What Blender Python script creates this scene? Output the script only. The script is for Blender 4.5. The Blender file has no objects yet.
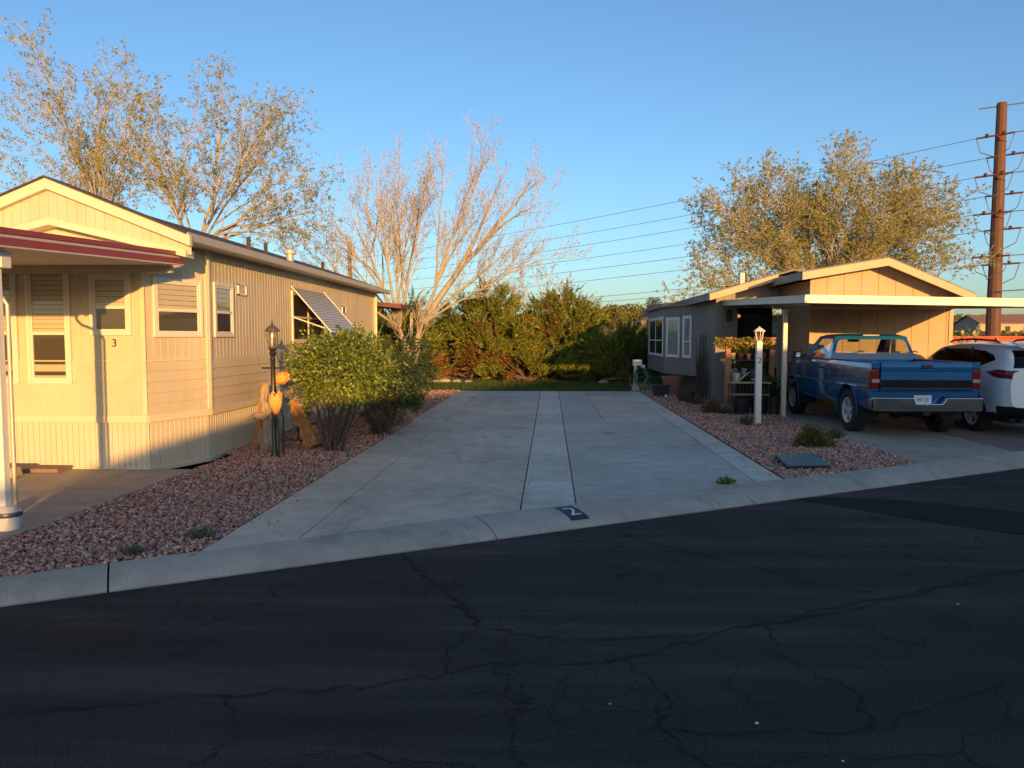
import bpy, bmesh, math, random
import numpy as np
from mathutils import Vector, Matrix, noise as mnoise
R = math.radians
random.seed(7); RNG = np.random.default_rng(7)
sc = bpy.context.scene
COL = sc.collection

# ------------------------------------------------------------------ camera
cam_d = bpy.data.cameras.new('camera'); cam = bpy.data.objects.new('camera', cam_d); COL.objects.link(cam)
cam.location = (0, 0, 1.7); cam.rotation_euler = (R(90 - 3.586), 0, R(2.9))
cam_d.sensor_width = 36; cam_d.lens = 36 * 750 / 1024; cam_d.clip_start = .05; cam_d.clip_end = 3000
sc.camera = cam
# ------------------------------------------------------------------ light
SUN_EL, SUN_AZ = 5.8, 162.6          # azimuth clockwise from +Y: behind the camera, a little to the right
wd = bpy.data.worlds.new('World'); sc.world = wd; wd.use_nodes = True
wn = wd.node_tree; wn.nodes.clear()
sky = wn.nodes.new('ShaderNodeTexSky'); sky.sky_type = 'NISHITA'; sky.sun_disc = False
sky.sun_elevation = R(SUN_EL); sky.sun_rotation = R(SUN_AZ); sky.altitude = 900; sky.air_density = 1.0; sky.dust_density = 2.2; sky.ozone_density = 2.9
bg = wn.nodes.new('ShaderNodeBackground'); bg.inputs[1].default_value = .15
wo = wn.nodes.new('ShaderNodeOutputWorld')
wn.links.new(sky.outputs[0], bg.inputs[0]); wn.links.new(bg.outputs[0], wo.inputs[0])
sd = bpy.data.lights.new('sun', 'SUN'); sd.energy = 3.8; sd.angle = R(.5); sd.color = (1, .525, .15)
so = bpy.data.objects.new('sun', sd); COL.objects.link(so); so.location = (6, -20, 12)
sv = Vector((math.sin(R(SUN_AZ)) * math.cos(R(SUN_EL)), math.cos(R(SUN_AZ)) * math.cos(R(SUN_EL)), math.sin(R(SUN_EL))))
so.rotation_euler = sv.to_track_quat('Z', 'Y').to_euler()
sc.view_settings.view_transform = 'Standard'; sc.view_settings.look = 'None'
sc.view_settings.exposure = 1.0; sc.view_settings.gamma = 1
try: sc.view_settings.use_curve_mapping = False
except Exception: pass

# ------------------------------------------------------------------ object helpers
def tag(o, label=None, cat=None, group=None, kind=None):
    if label: o['label'] = label
    if cat: o['category'] = cat
    if group: o['group'] = group
    if kind: o['kind'] = kind
    return o
def thing(name, label, cat, loc=(0, 0, 0), rz=0, group=None, kind=None):
    o = bpy.data.objects.new(name, None); COL.objects.link(o); o.empty_display_size = .2
    o.location = loc; o.rotation_euler = (0, 0, rz)
    return tag(o, label, cat, group, kind)
def woff(p):
    v = Vector((0, 0, 0))
    while p: v += p.location; p = p.parent
    return v
def link_mesh(name, me, parent=None, world=True):
    o = bpy.data.objects.new(name, me); COL.objects.link(o)
    if parent:
        if world: me.transform(Matrix.Translation(-woff(parent)))
        o.parent = parent
    return o
def copy_tree(o, parent=None):
    c = o.copy(); COL.objects.link(c); c.parent = parent
    for ch in list(o.children): copy_tree(ch, c)
    return c
class MB:
    def __init__(s): s.v = []; s.f = []; s.m = []
    def add(s, vs, fs, mi=0):
        b = len(s.v); s.v += [tuple(p) for p in vs]; s.f += [tuple(i + b for i in f) for f in fs]; s.m += [mi] * len(fs); return s
    def box(s, x0, y0, z0, x1, y1, z1, mi=0):
        if x0 > x1: x0, x1 = x1, x0
        if y0 > y1: y0, y1 = y1, y0
        if z0 > z1: z0, z1 = z1, z0
        return s.add([(x0,y0,z0),(x1,y0,z0),(x1,y1,z0),(x0,y1,z0),(x0,y0,z1),(x1,y0,z1),(x1,y1,z1),(x0,y1,z1)],
                     [(3,2,1,0),(4,5,6,7),(0,1,5,4),(1,2,6,5),(2,3,7,6),(3,0,4,7)], mi)
    def obox(s, a, b, w, h, mi=0, up=(0, 0, 1)):
        a = Vector(a); b = Vector(b); d = (b - a).normalized(); u = Vector(up)
        sd_ = d.cross(u)
        if sd_.length < 1e-4: sd_ = d.cross(Vector((1, 0, 0)))
        sd_.normalize(); u = sd_.cross(d)
        vs = []
        for p in (a, b):
            for i, j in ((-1,-1),(1,-1),(1,1),(-1,1)): vs.append(p + sd_ * (i * w / 2) + u * (j * h / 2))
        return s.add(vs, [(0,1,2,3),(7,6,5,4),(0,4,5,1),(1,5,6,2),(2,6,7,3),(3,7,4,0)], mi)
    def prism(s, poly, axis, a, b, mi=0):
        # poly: 2d points; axis the extrusion axis
        def P(p, t):
            if axis == 'y': return (p[0], t, p[1])
            if axis == 'x': return (t, p[0], p[1])
            return (p[0], p[1], t)
        n = len(poly)
        vs = [P(p, a) for p in poly] + [P(p, b) for p in poly]
        fs = [tuple(range(n)), tuple(range(2*n-1, n-1, -1))] + [(i, i + n, (i+1) % n + n, (i+1) % n) for i in range(n)]
        return s.add(vs, fs, mi)
    def tube(s, pts, rad, n=8, mi=0, cap=True):
        pts = [Vector(p) for p in pts]; m = len(pts)
        if not hasattr(rad, '__len__'): rad = [rad] * m
        vs = []; u = None
        for i, p in enumerate(pts):
            d = (pts[min(i+1, m-1)] - pts[max(i-1, 0)]); d.normalize()
            if u is None:
                u = d.orthogonal().normalized()
            else:
                u = (u - d * u.dot(d))
                u = u.normalized() if u.length > 1e-5 else d.orthogonal().normalized()
            w = d.cross(u)
            for k in range(n):
                a = 2 * math.pi * k / n; vs.append(p + (u * math.cos(a) + w * math.sin(a)) * rad[i])
        fs = [(i*n+k, i*n+(k+1) % n, (i+1)*n+(k+1) % n, (i+1)*n+k) for i in range(m-1) for k in range(n)]
        if cap: fs += [tuple(range(n-1, -1, -1)), tuple(range((m-1)*n, m*n))]
        return s.add(vs, fs, mi)
    def lathe(s, prof, c=(0, 0, 0), n=20, mi=0, sx=1, sy=1, cap=True):
        vs = []; m = len(prof)
        for r, z in prof:
            for k in range(n):
                a = 2 * math.pi * (k + .5) / n; vs.append((c[0] + r*sx*math.cos(a), c[1] + r*sy*math.sin(a), c[2] + z))
        fs = [(i*n+k, i*n+(k+1) % n, (i+1)*n+(k+1) % n, (i+1)*n+k) for i in range(m-1) for k in range(n)]
        if cap: fs += [tuple(range(n-1, -1, -1)), tuple(range((m-1)*n, m*n))]
        return s.add(vs, fs, mi)
    def mesh(s, name):
        me = bpy.data.meshes.new(name); me.from_pydata(s.v, [], s.f); return me
    def split(s, name, mats, parent=None, **k):
        # one object for each connected piece
        p = list(range(len(s.v)))
        def f(i):
            while p[i] != i: p[i] = p[p[i]]; i = p[i]
            return i
        for q in s.f:
            for j in q[1:]: p[f(j)] = f(q[0])
        comp = {}
        for q, mi in zip(s.f, s.m): comp.setdefault(f(q[0]), []).append((q, mi))
        out = []
        for fs in comp.values():
            ids = sorted({i for q, _ in fs for i in q}); mp = {i: n for n, i in enumerate(ids)}
            m = MB(); m.v = [s.v[i] for i in ids]; m.f = [tuple(mp[i] for i in q) for q, _ in fs]; m.m = [mi for _, mi in fs]; out.append(m.build(name, mats, parent, **k))
        return out
    def build(s, name, mats, parent=None, smooth=False, bevel=0, world=True, recalc=False, angle=40, segs=2):
        me = s.mesh(name)
        if not isinstance(mats, (list, tuple)): mats = [mats]
        for m in mats: me.materials.append(m)
        if len(mats) > 1: me.polygons.foreach_set('material_index', s.m)
        if recalc:
            bm = bmesh.new(); bm.from_mesh(me); bmesh.ops.recalc_face_normals(bm, faces=bm.faces[:]); bm.to_mesh(me); bm.free()
        o = link_mesh(name, me, parent, world)
        if smooth:
            me.polygons.foreach_set('use_smooth', [True] * len(me.polygons))
            try: me.set_sharp_from_angle(angle=R(angle))
            except Exception: pass
        if bevel:
            md = o.modifiers.new('bevel', 'BEVEL'); md.width = bevel; md.segments = segs; md.limit_method = 'ANGLE'; md.angle_limit = R(35); md.harden_normals = False
        return o
def np_mesh(name, V, F, mats, mi=None, parent=None, smooth=False):
    """V (n,3), F (m,k) numpy arrays, uniform face size"""
    V = np.asarray(V, np.float32); F = np.asarray(F, np.int32)
    if parent: V = V - np.array(woff(parent), np.float32)
    me = bpy.data.meshes.new(name); n, k = F.shape
    me.vertices.add(len(V)); me.vertices.foreach_set('co', V.ravel())
    me.loops.add(n * k); me.loops.foreach_set('vertex_index', F.ravel())
    me.polygons.add(n); me.polygons.foreach_set('loop_start', np.arange(0, n * k, k, dtype=np.int32))
    try: me.polygons.foreach_set('loop_total', np.full(n, k, dtype=np.int32))
    except Exception: pass
    if not isinstance(mats, (list, tuple)): mats = [mats]
    for m in mats: me.materials.append(m)
    if mi is not None: me.polygons.foreach_set('material_index', np.asarray(mi, np.int32))
    if smooth: me.polygons.foreach_set('use_smooth', np.ones(n, bool))
    me.update(calc_edges=True); me.validate()
    o = bpy.data.objects.new(name, me); COL.objects.link(o)
    if parent: o.parent = parent
    return o
def text_mb(txt, size, depth=.004, extrude=True):
    """returns verts, faces of text centred at the origin in the XY plane"""
    cu = bpy.data.curves.new('t', 'FONT'); cu.body = txt; cu.size = size; cu.align_x = 'CENTER'; cu.align_y = 'CENTER'
    cu.extrude = depth / 2 if extrude else 0; cu.resolution_u = 5
    o = bpy.data.objects.new('t', cu); COL.objects.link(o)
    dg = bpy.context.evaluated_depsgraph_get(); me = bpy.data.meshes.new_from_object(o.evaluated_get(dg))
    vs = [v.co.copy() for v in me.vertices]; fs = [tuple(p.vertices) for p in me.polygons]
    bpy.data.objects.remove(o); bpy.data.meshes.remove(me); return vs, fs

# ------------------------------------------------------------------ materials
class NT:
    def __init__(s, name):
        s.m = bpy.data.materials.new(name); s.m.use_nodes = True; s.t = s.m.node_tree
        s.b = s.t.nodes['Principled BSDF']; s.out = s.t.nodes['Material Output']
    def n(s, typ, **kw):
        x = s.t.nodes.new('ShaderNode' + typ)
        for k, v in kw.items():
            if k in x.inputs: x.inputs[k].default_value = v
            else: setattr(x, k, v)
        return x
    def l(s, a, b): s.t.links.new(a, b)
    def coord(s, sc_=(1, 1, 1)):
        if not hasattr(s, 'tc'): s.tc = s.n('TexCoord')
        if sc_ == (1, 1, 1): return s.tc.outputs['Object']
        mp = s.n('Mapping'); mp.inputs['Scale'].default_value = sc_; s.l(s.tc.outputs['Object'], mp.inputs[0]); return mp.outputs[0]
    def noise(s, scale, detail=4, rough=.55, sc_=(1, 1, 1), dist=0):
        x = s.n('TexNoise'); x.inputs['Scale'].default_value = scale; x.inputs['Detail'].default_value = detail
        x.inputs['Roughness'].default_value = rough; x.inputs['Distortion'].default_value = dist
        s.l(s.coord(sc_), x.inputs['Vector']); return x.outputs['Fac']
    def ramp(s, fac, stops):
        x = s.n('ValToRGB'); e = x.color_ramp.elements
        while len(e) < len(stops): e.new(.5)
        for i, (p, c) in enumerate(stops):
            e[i].position = p; e[i].color = c if len(c) == 4 else (*c, 1)
        s.l(fac, x.inputs[0]); return x.outputs[0]
    def mix(s, fac, a, b, blend='MIX'):
        x = s.n('Mix', data_type='RGBA', blend_type=blend)
        for inp, v in ((x.inputs[0], fac), (x.inputs[6], a), (x.inputs[7], b)):
            if hasattr(v, 'is_output'): s.l(v, inp)
            else: inp.default_value = v if not isinstance(v, tuple) else (v if len(v) == 4 else (*v, 1))
        return x.outputs[2]
    def math(s, op, a, b=0):
        x = s.n('Math', operation=op)
        for inp, v in ((x.inputs[0], a), (x.inputs[1], b)):
            if hasattr(v, 'is_output'): s.l(v, inp)
            else: inp.default_value = v
        return x.outputs[0]
    def bump(s, h, strength=.3, dist=.01, prev=None):
        x = s.n('Bump'); x.inputs['Strength'].default_value = strength; x.inputs['Distance'].default_value = dist
        s.l(h, x.inputs['Height'])
        if prev: s.l(prev, x.inputs['Normal'])
        s.l(x.outputs[0], s.b.inputs['Normal']); return x.outputs[0]
def g3(c, k): return tuple(min(1, x * k) for x in c)
def pm(name, c, rough=.6, var=.15, scale=3, bump=0, bscale=60, metal=0, spec=.5, stretch=(1, 1, 1), coat=0, fine=.5, dirt=0, dirtc=(.12, .09, .06), bdist=.004):
    t = NT(name)
    n1 = t.noise(scale, 5, .6, stretch); n2 = t.noise(scale * 12, 3, .6, stretch)
    f = t.mix(fine * .5 + .1, n1, n2)
    col = t.ramp(f, [(.3, g3(c, 1 - var)), (.7, g3(c, 1 + var))])
    if dirt:
        d = t.noise(scale * .7, 6, .7, (1, 1, .35)); dm = t.ramp(d, [(.5, (0, 0, 0)), (.75, (dirt, dirt, dirt))])
        col = t.mix(dm, col, dirtc)
    t.l(col, t.b.inputs['Base Color']); t.b.inputs['Roughness'].default_value = rough
    rr = t.ramp(n1, [(.3, (rough * .85,) * 3), (.7, (min(1, rough * 1.15),) * 3)]); t.l(rr, t.b.inputs['Roughness'])
    t.b.inputs['Metallic'].default_value = metal
    try: t.b.inputs['Specular IOR Level'].default_value = spec; t.b.inputs['Coat Weight'].default_value = coat; t.b.inputs['Coat Roughness'].default_value = .06
    except Exception: pass
    if bump: t.bump(t.noise(bscale, 4, .6, stretch), bump, bdist)
    return t.m
def leafmat(name, stops, trans=.35, rough=.5, spec=.3):
    t = NT(name)
    ge = t.n('NewGeometry'); col = t.ramp(ge.outputs['Random Per Island'], stops)
    n = t.noise(1.3, 2); col2 = t.mix(.35, col, t.ramp(n, [(.35, (.55, .55, .55)), (.65, (1.3, 1.3, 1.2))]), 'MULTIPLY')
    t.l(col2, t.b.inputs['Base Color']); t.b.inputs['Roughness'].default_value = rough
    t.b.inputs['Specular IOR Level'].default_value = spec
    tr = t.n('BsdfTranslucent'); t.l(t.mix(.5, col2, (.35, .4, .08)), tr.inputs[0]); ms = t.n('MixShader'); ms.inputs[0].default_value = trans
    t.l(t.b.outputs[0], ms.inputs[1]); t.l(tr.outputs[0], ms.inputs[2]); t.l(ms.outputs[0], t.out.inputs[0])
    return t.m
def glassmat(name, tint=(.8, .85, .85), refl=.35, rough=.02):
    t = NT(name); t.t.nodes.remove(t.b)
    fr = t.n('LayerWeight'); fr.inputs[0].default_value = .5
    f2 = t.math('ADD', t.math('MULTIPLY', t.math('POWER', fr.outputs['Facing'], 4.0), .8), .03 + refl * .22)
    gl = t.n('BsdfGlossy'); gl.inputs['Roughness'].default_value = rough; tr = t.n('BsdfTransparent'); tr.inputs[0].default_value = (*tint, 1)
    ms = t.n('MixShader'); t.l(f2, ms.inputs[0]); t.l(tr.outputs[0], ms.inputs[1]); t.l(gl.outputs[0], ms.inputs[2]); t.l(ms.outputs[0], t.out.inputs[0])
    return t.m

def concrete(name, c, stain=(.16, .14, .12), amt=.5, hair=True):
    t = NT(name)
    a = t.noise(.55, 6, .65); b = t.noise(4, 5, .6); d = t.noise(90, 2, .5)
    col = t.ramp(a, [(.32, g3(c, .80)), (.52, c), (.72, g3(c, 1.16))])
    col = t.mix(.55, col, t.ramp(b, [(.3, (.74, .74, .74)), (.7, (1.2, 1.2, 1.2))]), 'MULTIPLY')
    col = t.mix(.5, col, t.ramp(d, [(.3, (.6, .6, .6)), (.5, (1, 1, 1)), (.75, (1.25, 1.25, 1.25))]), 'MULTIPLY')
    sm = t.ramp(t.noise(.9, 7, .72, (1, .55, 1), .6), [(.54, (0, 0, 0)), (.72, (amt, amt, amt))])
    col = t.mix(sm, col, stain)
    bl = t.n('TexVoronoi'); bl.inputs['Scale'].default_value = .55; mp_ = t.n('Mapping'); mp_.inputs['Scale'].default_value = (1.3, .8, 1); t.l(t.coord(), mp_.inputs[0]); t.l(mp_.outputs[0], bl.inputs['Vector'])
    col = t.mix(t.ramp(bl.outputs['Distance'], [(.05, (.5, .5, .5)), (.13, (0, 0, 0))]), col, g3(stain, .7))
    wv = t.n('TexNoise'); wv.inputs['Scale'].default_value = 1.5; wv.inputs['Detail'].default_value = 4; t.l(t.coord(), wv.inputs['Vector'])
    ad = t.n('VectorMath', operation='MULTIPLY_ADD'); t.l(wv.outputs['Color'], ad.inputs[0]); ad.inputs[1].default_value = (.5, .5, .5); t.l(t.coord(), ad.inputs[2])
    hc = t.n('TexVoronoi', feature='DISTANCE_TO_EDGE'); hc.inputs['Scale'].default_value = .33; t.l(ad.outputs[0], hc.inputs['Vector'])
    if hair: col = t.mix(t.ramp(hc.outputs['Distance'], [(0, (.45, .45, .45)), (.0028, (0, 0, 0))]), col, g3(stain, .6))
    t.l(col, t.b.inputs['Base Color']); t.b.inputs['Roughness'].default_value = .85; t.b.inputs['Specular IOR Level'].default_value = .25
    p = t.bump(d, .35, .003); t.bump(b, .3, .01, p)
    return t.m
CON_L = concrete('concrete_tan', (.62, .52, .39)); CON_R = concrete('concrete_grey', (.53, .465, .385), amt=.4)
CON_S = concrete('concrete_pale', (.66, .58, .475), amt=.3); CON_K = concrete('kerb_concrete', (.46, .395, .32), (.12, .11, .10), .6, False)
CON_P = concrete('patio_concrete', (.40, .34, .27), (.2, .16, .11), .4)
def asphalt(name, c, crack=True):
    t = NT(name)
    a = t.noise(.35, 6, .65, (1, 1, 1)); d = t.noise(160, 2, .5); e = t.noise(28, 4, .7)
    rot = t.n('Mapping'); rot.inputs['Rotation'].default_value = (0, 0, R(-30)); rot.inputs['Scale'].default_value = (.16, 1.4, 1); t.l(t.coord(), rot.inputs[0])
    sn = t.n('TexNoise'); sn.inputs['Scale'].default_value = 1.6; sn.inputs['Detail'].default_value = 6; sn.inputs['Roughness'].default_value = .65; t.l(rot.outputs[0], sn.inputs['Vector'])
    col = t.ramp(a, [(.3, g3(c, .8)), (.7, g3(c, 1.25))])
    col = t.mix(.7, col, t.ramp(sn.outputs['Fac'], [(.3, (.6, .6, .6)), (.5, (1, 1, 1)), (.70, (2.2, 2.05, 1.85))]), 'MULTIPLY')
    col = t.mix(.8, col, t.ramp(d, [(.30, (.35, .35, .35)), (.5, (.9, .9, .9)), (.68, (2.6, 2.5, 2.4))]), 'MULTIPLY')
    sp = t.n('TexVoronoi'); sp.inputs['Scale'].default_value = 9; t.l(t.coord(), sp.inputs['Vector'])
    col = t.mix(t.ramp(sp.outputs['Distance'], [(.02, (.8, .8, .8)), (.045, (0, 0, 0))]), col, (.16, .15, .14))
    hh = d
    if crack:
        wob = t.n('TexNoise'); wob.inputs['Scale'].default_value = 2.2; wob.inputs['Detail'].default_value = 3; wob.inputs['Roughness'].default_value = .5; t.l(t.coord(), wob.inputs['Vector'])
        add = t.n('VectorMath', operation='MULTIPLY_ADD'); t.l(wob.outputs['Color'], add.inputs[0]); add.inputs[1].default_value = (.5, .5, .5); t.l(t.coord(), add.inputs[2])
        tot = None
        for s_, w_, mscale, lo in ((.8, .016, .35, .44), (2.3, .013, .5, .46), (4.6, .012, .4, .50)):
            vo = t.n('TexVoronoi', feature='DISTANCE_TO_EDGE'); vo.inputs['Scale'].default_value = s_; t.l(add.outputs[0], vo.inputs['Vector'])
            ln = t.ramp(vo.outputs['Distance'], [(0, (1, 1, 1)), (w_ * s_ * .55, (0, 0, 0))])
            mk = t.ramp(t.noise(mscale, 3, .6), [(lo, (0, 0, 0)), (lo + .16, (1, 1, 1))])
            x = t.mix(1, ln, mk, 'MULTIPLY'); tot = x if tot is None else t.mix(1, tot, x, 'LIGHTEN')
        col = t.mix(t.mix(1, tot, (.7, .7, .7), 'MULTIPLY'), col, (.004, .004, .004))
        p = t.bump(t.mix(1, d, tot, 'SUBTRACT'), .8, .006)
    else: p = t.bump(d, .6, .005)
    t.bump(e, .3, .01, p)
    t.l(col, t.b.inputs['Base Color']); t.b.inputs['Roughness'].default_value = .85; t.b.inputs['Specular IOR Level'].default_value = .12
    return t.m
ASPH = asphalt('asphalt', (.047, .039, .035)); ASPH2 = asphalt('asphalt_patch', (.015, .0145, .014), False)

# ------------------------------------------------------------------ ground, road, kerb, driveway
t = NT('dry_earth'); cc = t.ramp(t.noise(.05, 8, .7), [(.35, (.20, .14, .08)), (.5, (.13, .13, .05)), (.68, (.27, .20, .12))])
cc = t.mix(.5, cc, t.ramp(t.noise(3, 6, .7), [(.3, (.6, .6, .6)), (.7, (1.3, 1.3, 1.3))]), 'MULTIPLY'); t.l(cc, t.b.inputs['Base Color']); t.b.inputs['Roughness'].default_value = 1; t.b.inputs['Specular IOR Level'].default_value = 0; t.bump(t.noise(20, 5), .5, .03)
EARTH = t.m
def terrain_z(x, y):
    z = -.16
    d = math.hypot(x, y)
    if y > 45:
        k = min(1, (y - 45) / 240.0); z += (k * k * (3 - 2 * k)) * (3.2 + 1.6 * math.sin(x * .011 + 1.0) + 1.5 * math.sin(x * .031))
        z += mnoise.noise(Vector((x * .02, y * .02, 0))) * 1.2 * min(1, (y - 45) / 80)
    return z
V = []; F = []
xs = sorted(set([-2500, -1500, -900, -600] + list(range(-400, 401, 16)) + [600, 900, 1500, 2500])); ys = sorted(set([-1500, -600, -200, -100] + list(range(-50, 50, 12)) + list(range(50, 420, 12)) + [600, 900, 1500, 2500]))
for y in ys:
    for x in xs: V.append((x, y, terrain_z(x, y)))
nx = len(xs)
for j in range(len(ys) - 1):
    for i in range(nx - 1): F.append((j*nx+i, j*nx+i+1, (j+1)*nx+i+1, (j+1)*nx+i))
g = np_mesh('ground', V, F, EARTH, smooth=True); tag(g, kind='structure')

RD = Vector((.867, .498, 0)); RN = Vector((-.498, .867, 0))     # along the road / away from it
def kB(x): return 6.872 + .575 * x
def kT(x):
    if x > -.71: return 7.448 + .575 * x
    if x > -3.89: return 7.04 + (x + .71) * .629
    return 5.04 + (x + 3.89) * .585
# road as one sheet bounded by kB
def strip(name, pts, z, mat):
    m = MB(); m.add([(p[0], p[1], z) for p in pts], [tuple(range(len(pts)))]); o = m.build(name, mat); tag(o, kind='structure'); return o
W = 8.2
a0, a1 = Vector((-160, kB(-160) - .05, 0)), Vector((160, kB(160) - .05, 0))
strip('road', [a0 - RN * W, a1 - RN * W, a1, a0], -.10, ASPH)
strip('road_patch', [(2.72, 8.40), (3.2, 8.5), (3.87, 8.41), (4.86, 7.86), (8, 6.2), (7, 5.2), (5.2, 6.3), (4.32, 6.94), (3.84, 7.3), (3.3, 7.85)], -.096, ASPH2)
# jagged cracks, a few centimetres wide at most
def jag(pts, n=10, amp=.05, seed=0):
    rr = random.Random(seed); out = []
    for i in range(len(pts) - 1):
        a, b = Vector(pts[i]), Vector(pts[i+1])
        for k in range(n):
            q = a.lerp(b, k / n); out.append(q + Vector((rr.uniform(-amp, amp), rr.uniform(-amp, amp))) * (1 if k or i else 0))
    out.append(Vector(pts[-1])); return out
crk = MB(); CR = NT('crack_filler'); CR.b.inputs['Base Color'].default_value = (.0025, .0025, .003, 1); CR.b.inputs['Roughness'].default_value = .9
def crack(pts, w, seed, n=9, amp=.04):
    P = jag(pts, n, amp, seed); rr = random.Random(seed + 99); L = []
    for i, p in enumerate(P):
        d = (P[min(i+1, len(P)-1)] - P[max(i-1, 0)]); d.normalize(); nn = Vector((-d.y, d.x))
        ww = w * 1.05 * rr.uniform(.2, 1.1) * (.25 if i in (0, len(P)-1) else 1)
        L.append(((p.x + nn.x*ww/2, p.y + nn.y*ww/2, -.0945), (p.x - nn.x*ww/2, p.y - nn.y*ww/2, -.0945)))
    vs = [q for l_ in L for q in l_]; crk.add(vs, [(2*i, 2*i+1, 2*i+3, 2*i+2) for i in range(len(L)-1)])
CRACKS = [([(-1.22, 6.1), (-.98, 5.55), (-.62, 5.0), (-.42, 4.55)], .046), ([(-.42, 4.55), (.1, 4.35), (.9, 4.5), (1.9, 4.9), (3.2, 5.7), (5, 6.5)], .016),
    ([(-2.6, 3.35), (-1.6, 3.6), (-.9, 3.72), (-.3, 4.0), (.4, 4.1), (1.4, 4.75), (2.4, 5.2), (4.2, 6.2)], .016), ([(-.42, 4.55), (-.6, 4.2), (-.55, 3.9)], .012),
    ([(-.3, 4.0), (-.15, 3.6), (-.2, 3.3), (-.05, 2.9)], .011), ([(.4, 4.1), (.6, 3.7), (.5, 3.35), (.75, 3.0), (.7, 2.7)], .012), ([(1.4, 4.75), (1.3, 4.2), (1.55, 3.8), (1.5, 3.4)], .012),
    ([(.55, 7.0), (1.1, 6.3), (1.6, 5.9), (1.9, 5.5), (2.4, 5.2)], .014), ([(.5, 3.35), (1.5, 3.4), (2.3, 3.9), (3.2, 4.0), (3.6, 4.4)], .010), ([(-1.6, 3.6), (-1.4, 3.2), (-1.5, 2.9)], .010),
    ([(-1.1, 3.1), (-.5, 3.05), (-.05, 2.9), (.7, 3.0), (1.3, 2.8)], .010), ([(3.2, 5.7), (3.1, 5.0), (3.4, 4.6), (3.6, 4.4)], .010), ([(2.3, 3.9), (2.2, 3.5), (2.5, 3.2)], .009), ([(4.2, 6.2), (5.6, 7.2), (7, 7.6)], .010), ([(5, 6.5), (5.2, 7.2), (5.9, 7.7)], .008)]
for i, (p, w) in enumerate(CRACKS): crack(p, w, i)
tag(crk.build('road_cracks', CR.m), kind='structure')

# kerb: rolled concrete pieces
KP = [(0, -.135), (.002, -.098), (.10, -.070), (.32, -.030), (.62, -.006), (1, 0)]
def kz(t_):
    for i in range(1, len(KP) - 1):
        if t_ <= KP[i+1][0]: return KP[i][1] + (KP[i+1][1] - KP[i][1]) * (t_ - KP[i][0]) / (KP[i+1][0] - KP[i][0])
    return 0
def kpt(x, t_, dz=0):
    # x: abscissa of the road side; the joint runs square to the kerb
    b = Vector((x, kB(x), 0)); xt = x
    for _ in range(8):
        h = kT(xt) - kB(x); xt = x - h * .498 / .867
    tp = Vector((xt, kT(xt), 0)); p = b.lerp(tp, t_); return (p.x, p.y, kz(t_) + dz)
km = MB(); joints = [-30, -22, -16, -12, -8.9, -6.0, -3.13, -.47, 2.22, 4.95, 7.7, 10.4, 14, 18, 24, 32, 45]
for j in range(len(joints) - 1):
    x0, x1 = joints[j] + .006, joints[j+1] - .006; n = 8
    X = [x0 + (x1 - x0) * i / n for i in range(n + 1)]; vs = []; fs = []
    for x in X:
        for tt, z in KP: q = kpt(x, tt); vs.append((q[0], q[1], z))
        q = kpt(x, 1); vs.append((q[0], q[1], -.15))
    m_ = len(KP) + 1
    for i in range(n):
        for k in range(m_ - 1): fs.append((i*m_+k, (i+1)*m_+k, (i+1)*m_+k+1, i*m_+k+1))
    fs += [tuple(range(m_)), tuple(range(n*m_ + m_ - 1, n*m_ - 1, -1))]
    km.add(vs, fs)
tag(km.build('kerb', CON_K, smooth=True, angle=30, recalc=True), kind='structure')
# painted house number on the kerb
pm_blk = pm('black_paint', (.022, .03, .035), .6, .3, 20); pm_wht = pm('white_paint', (.75, .75, .73), .5, .08, 4)
X2, HW = .345, .088
mk = MB(); n = 8; vs = []
for i in range(n + 1):
    for j in range(n + 1): vs.append(kpt(X2 - HW + 2*HW*i/n, .17 + .70*j/n, .004))
mk.add(vs, [(i*(n+1)+j, (i+1)*(n+1)+j, (i+1)*(n+1)+j+1, i*(n+1)+j+1) for i in range(n) for j in range(n)])
kn = mk.build('painted_number', pm_blk); tag(kn, 'white number 2 on a black square painted on the kerb', 'painted number')
tv, tf = text_mb('2', .30, extrude=False); tm = MB()
tm.add([kpt(X2 + v.x * .80, .50 + v.y * 1.85, .0075) for v in tv], tf); tm.build('numeral', pm_wht, kn)

# driveway slabs with real joints
dm = MB(); G_ = .006
def slab(x0, x1, y0, y1, mi, front=False, z=0):
    if front: f0, f1 = kT(x0 + G_) + .008, kT(x1 - G_) + .008
    else: f0 = f1 = y0 + G_
    vs = [(x0+G_, f0, z), (x1-G_, f1, z), (x1-G_, y1-G_, z), (x0+G_, y1-G_, z)]
    vs += [(a, b, -.12) for a, b, _ in vs]
    dm.add(vs, [(0,1,2,3),(7,6,5,4),(0,4,5,1),(1,5,6,2),(2,6,7,3),(3,7,4,0)], mi)
slab(-2.78, -2.12, 0, 15.2, 0, True); slab(-2.84, -2.12, 15.2, 23.6, 0)
slab(-2.12, -.29, 0, 11.2, 0, True); slab(-2.12, -.29, 11.2, 15.4, 0); slab(-2.12, -.29, 15.4, 19.3, 0); slab(-2.12, -.29, 19.3, 23.6, 1)
slab(-.29, .27, 0, 15.2, 2, True); slab(-.29, .27, 15.2, 19.0, 2); slab(-.29, .27, 19.0, 23.6, 2)
slab(.27, 2.42, 0, 15.2, 1, True); slab(.27, 1.1, 15.2, 23.6, 1); slab(1.1, 2.42, 15.2, 21.5, 0); slab(1.1, 2.42, 21.5, 23.6, 1)
slab(2.42, 2.80, 0, 15, 2, True); slab(2.42, 2.80, 15, 23.6, 2)
tag(dm.build('driveway', [CON_L, CON_R, CON_S], bevel=.006, segs=1), kind='structure')
dm = MB()
slab(-30, -5.35, 0, 7.9, 0, True, .012) if False else None
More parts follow.
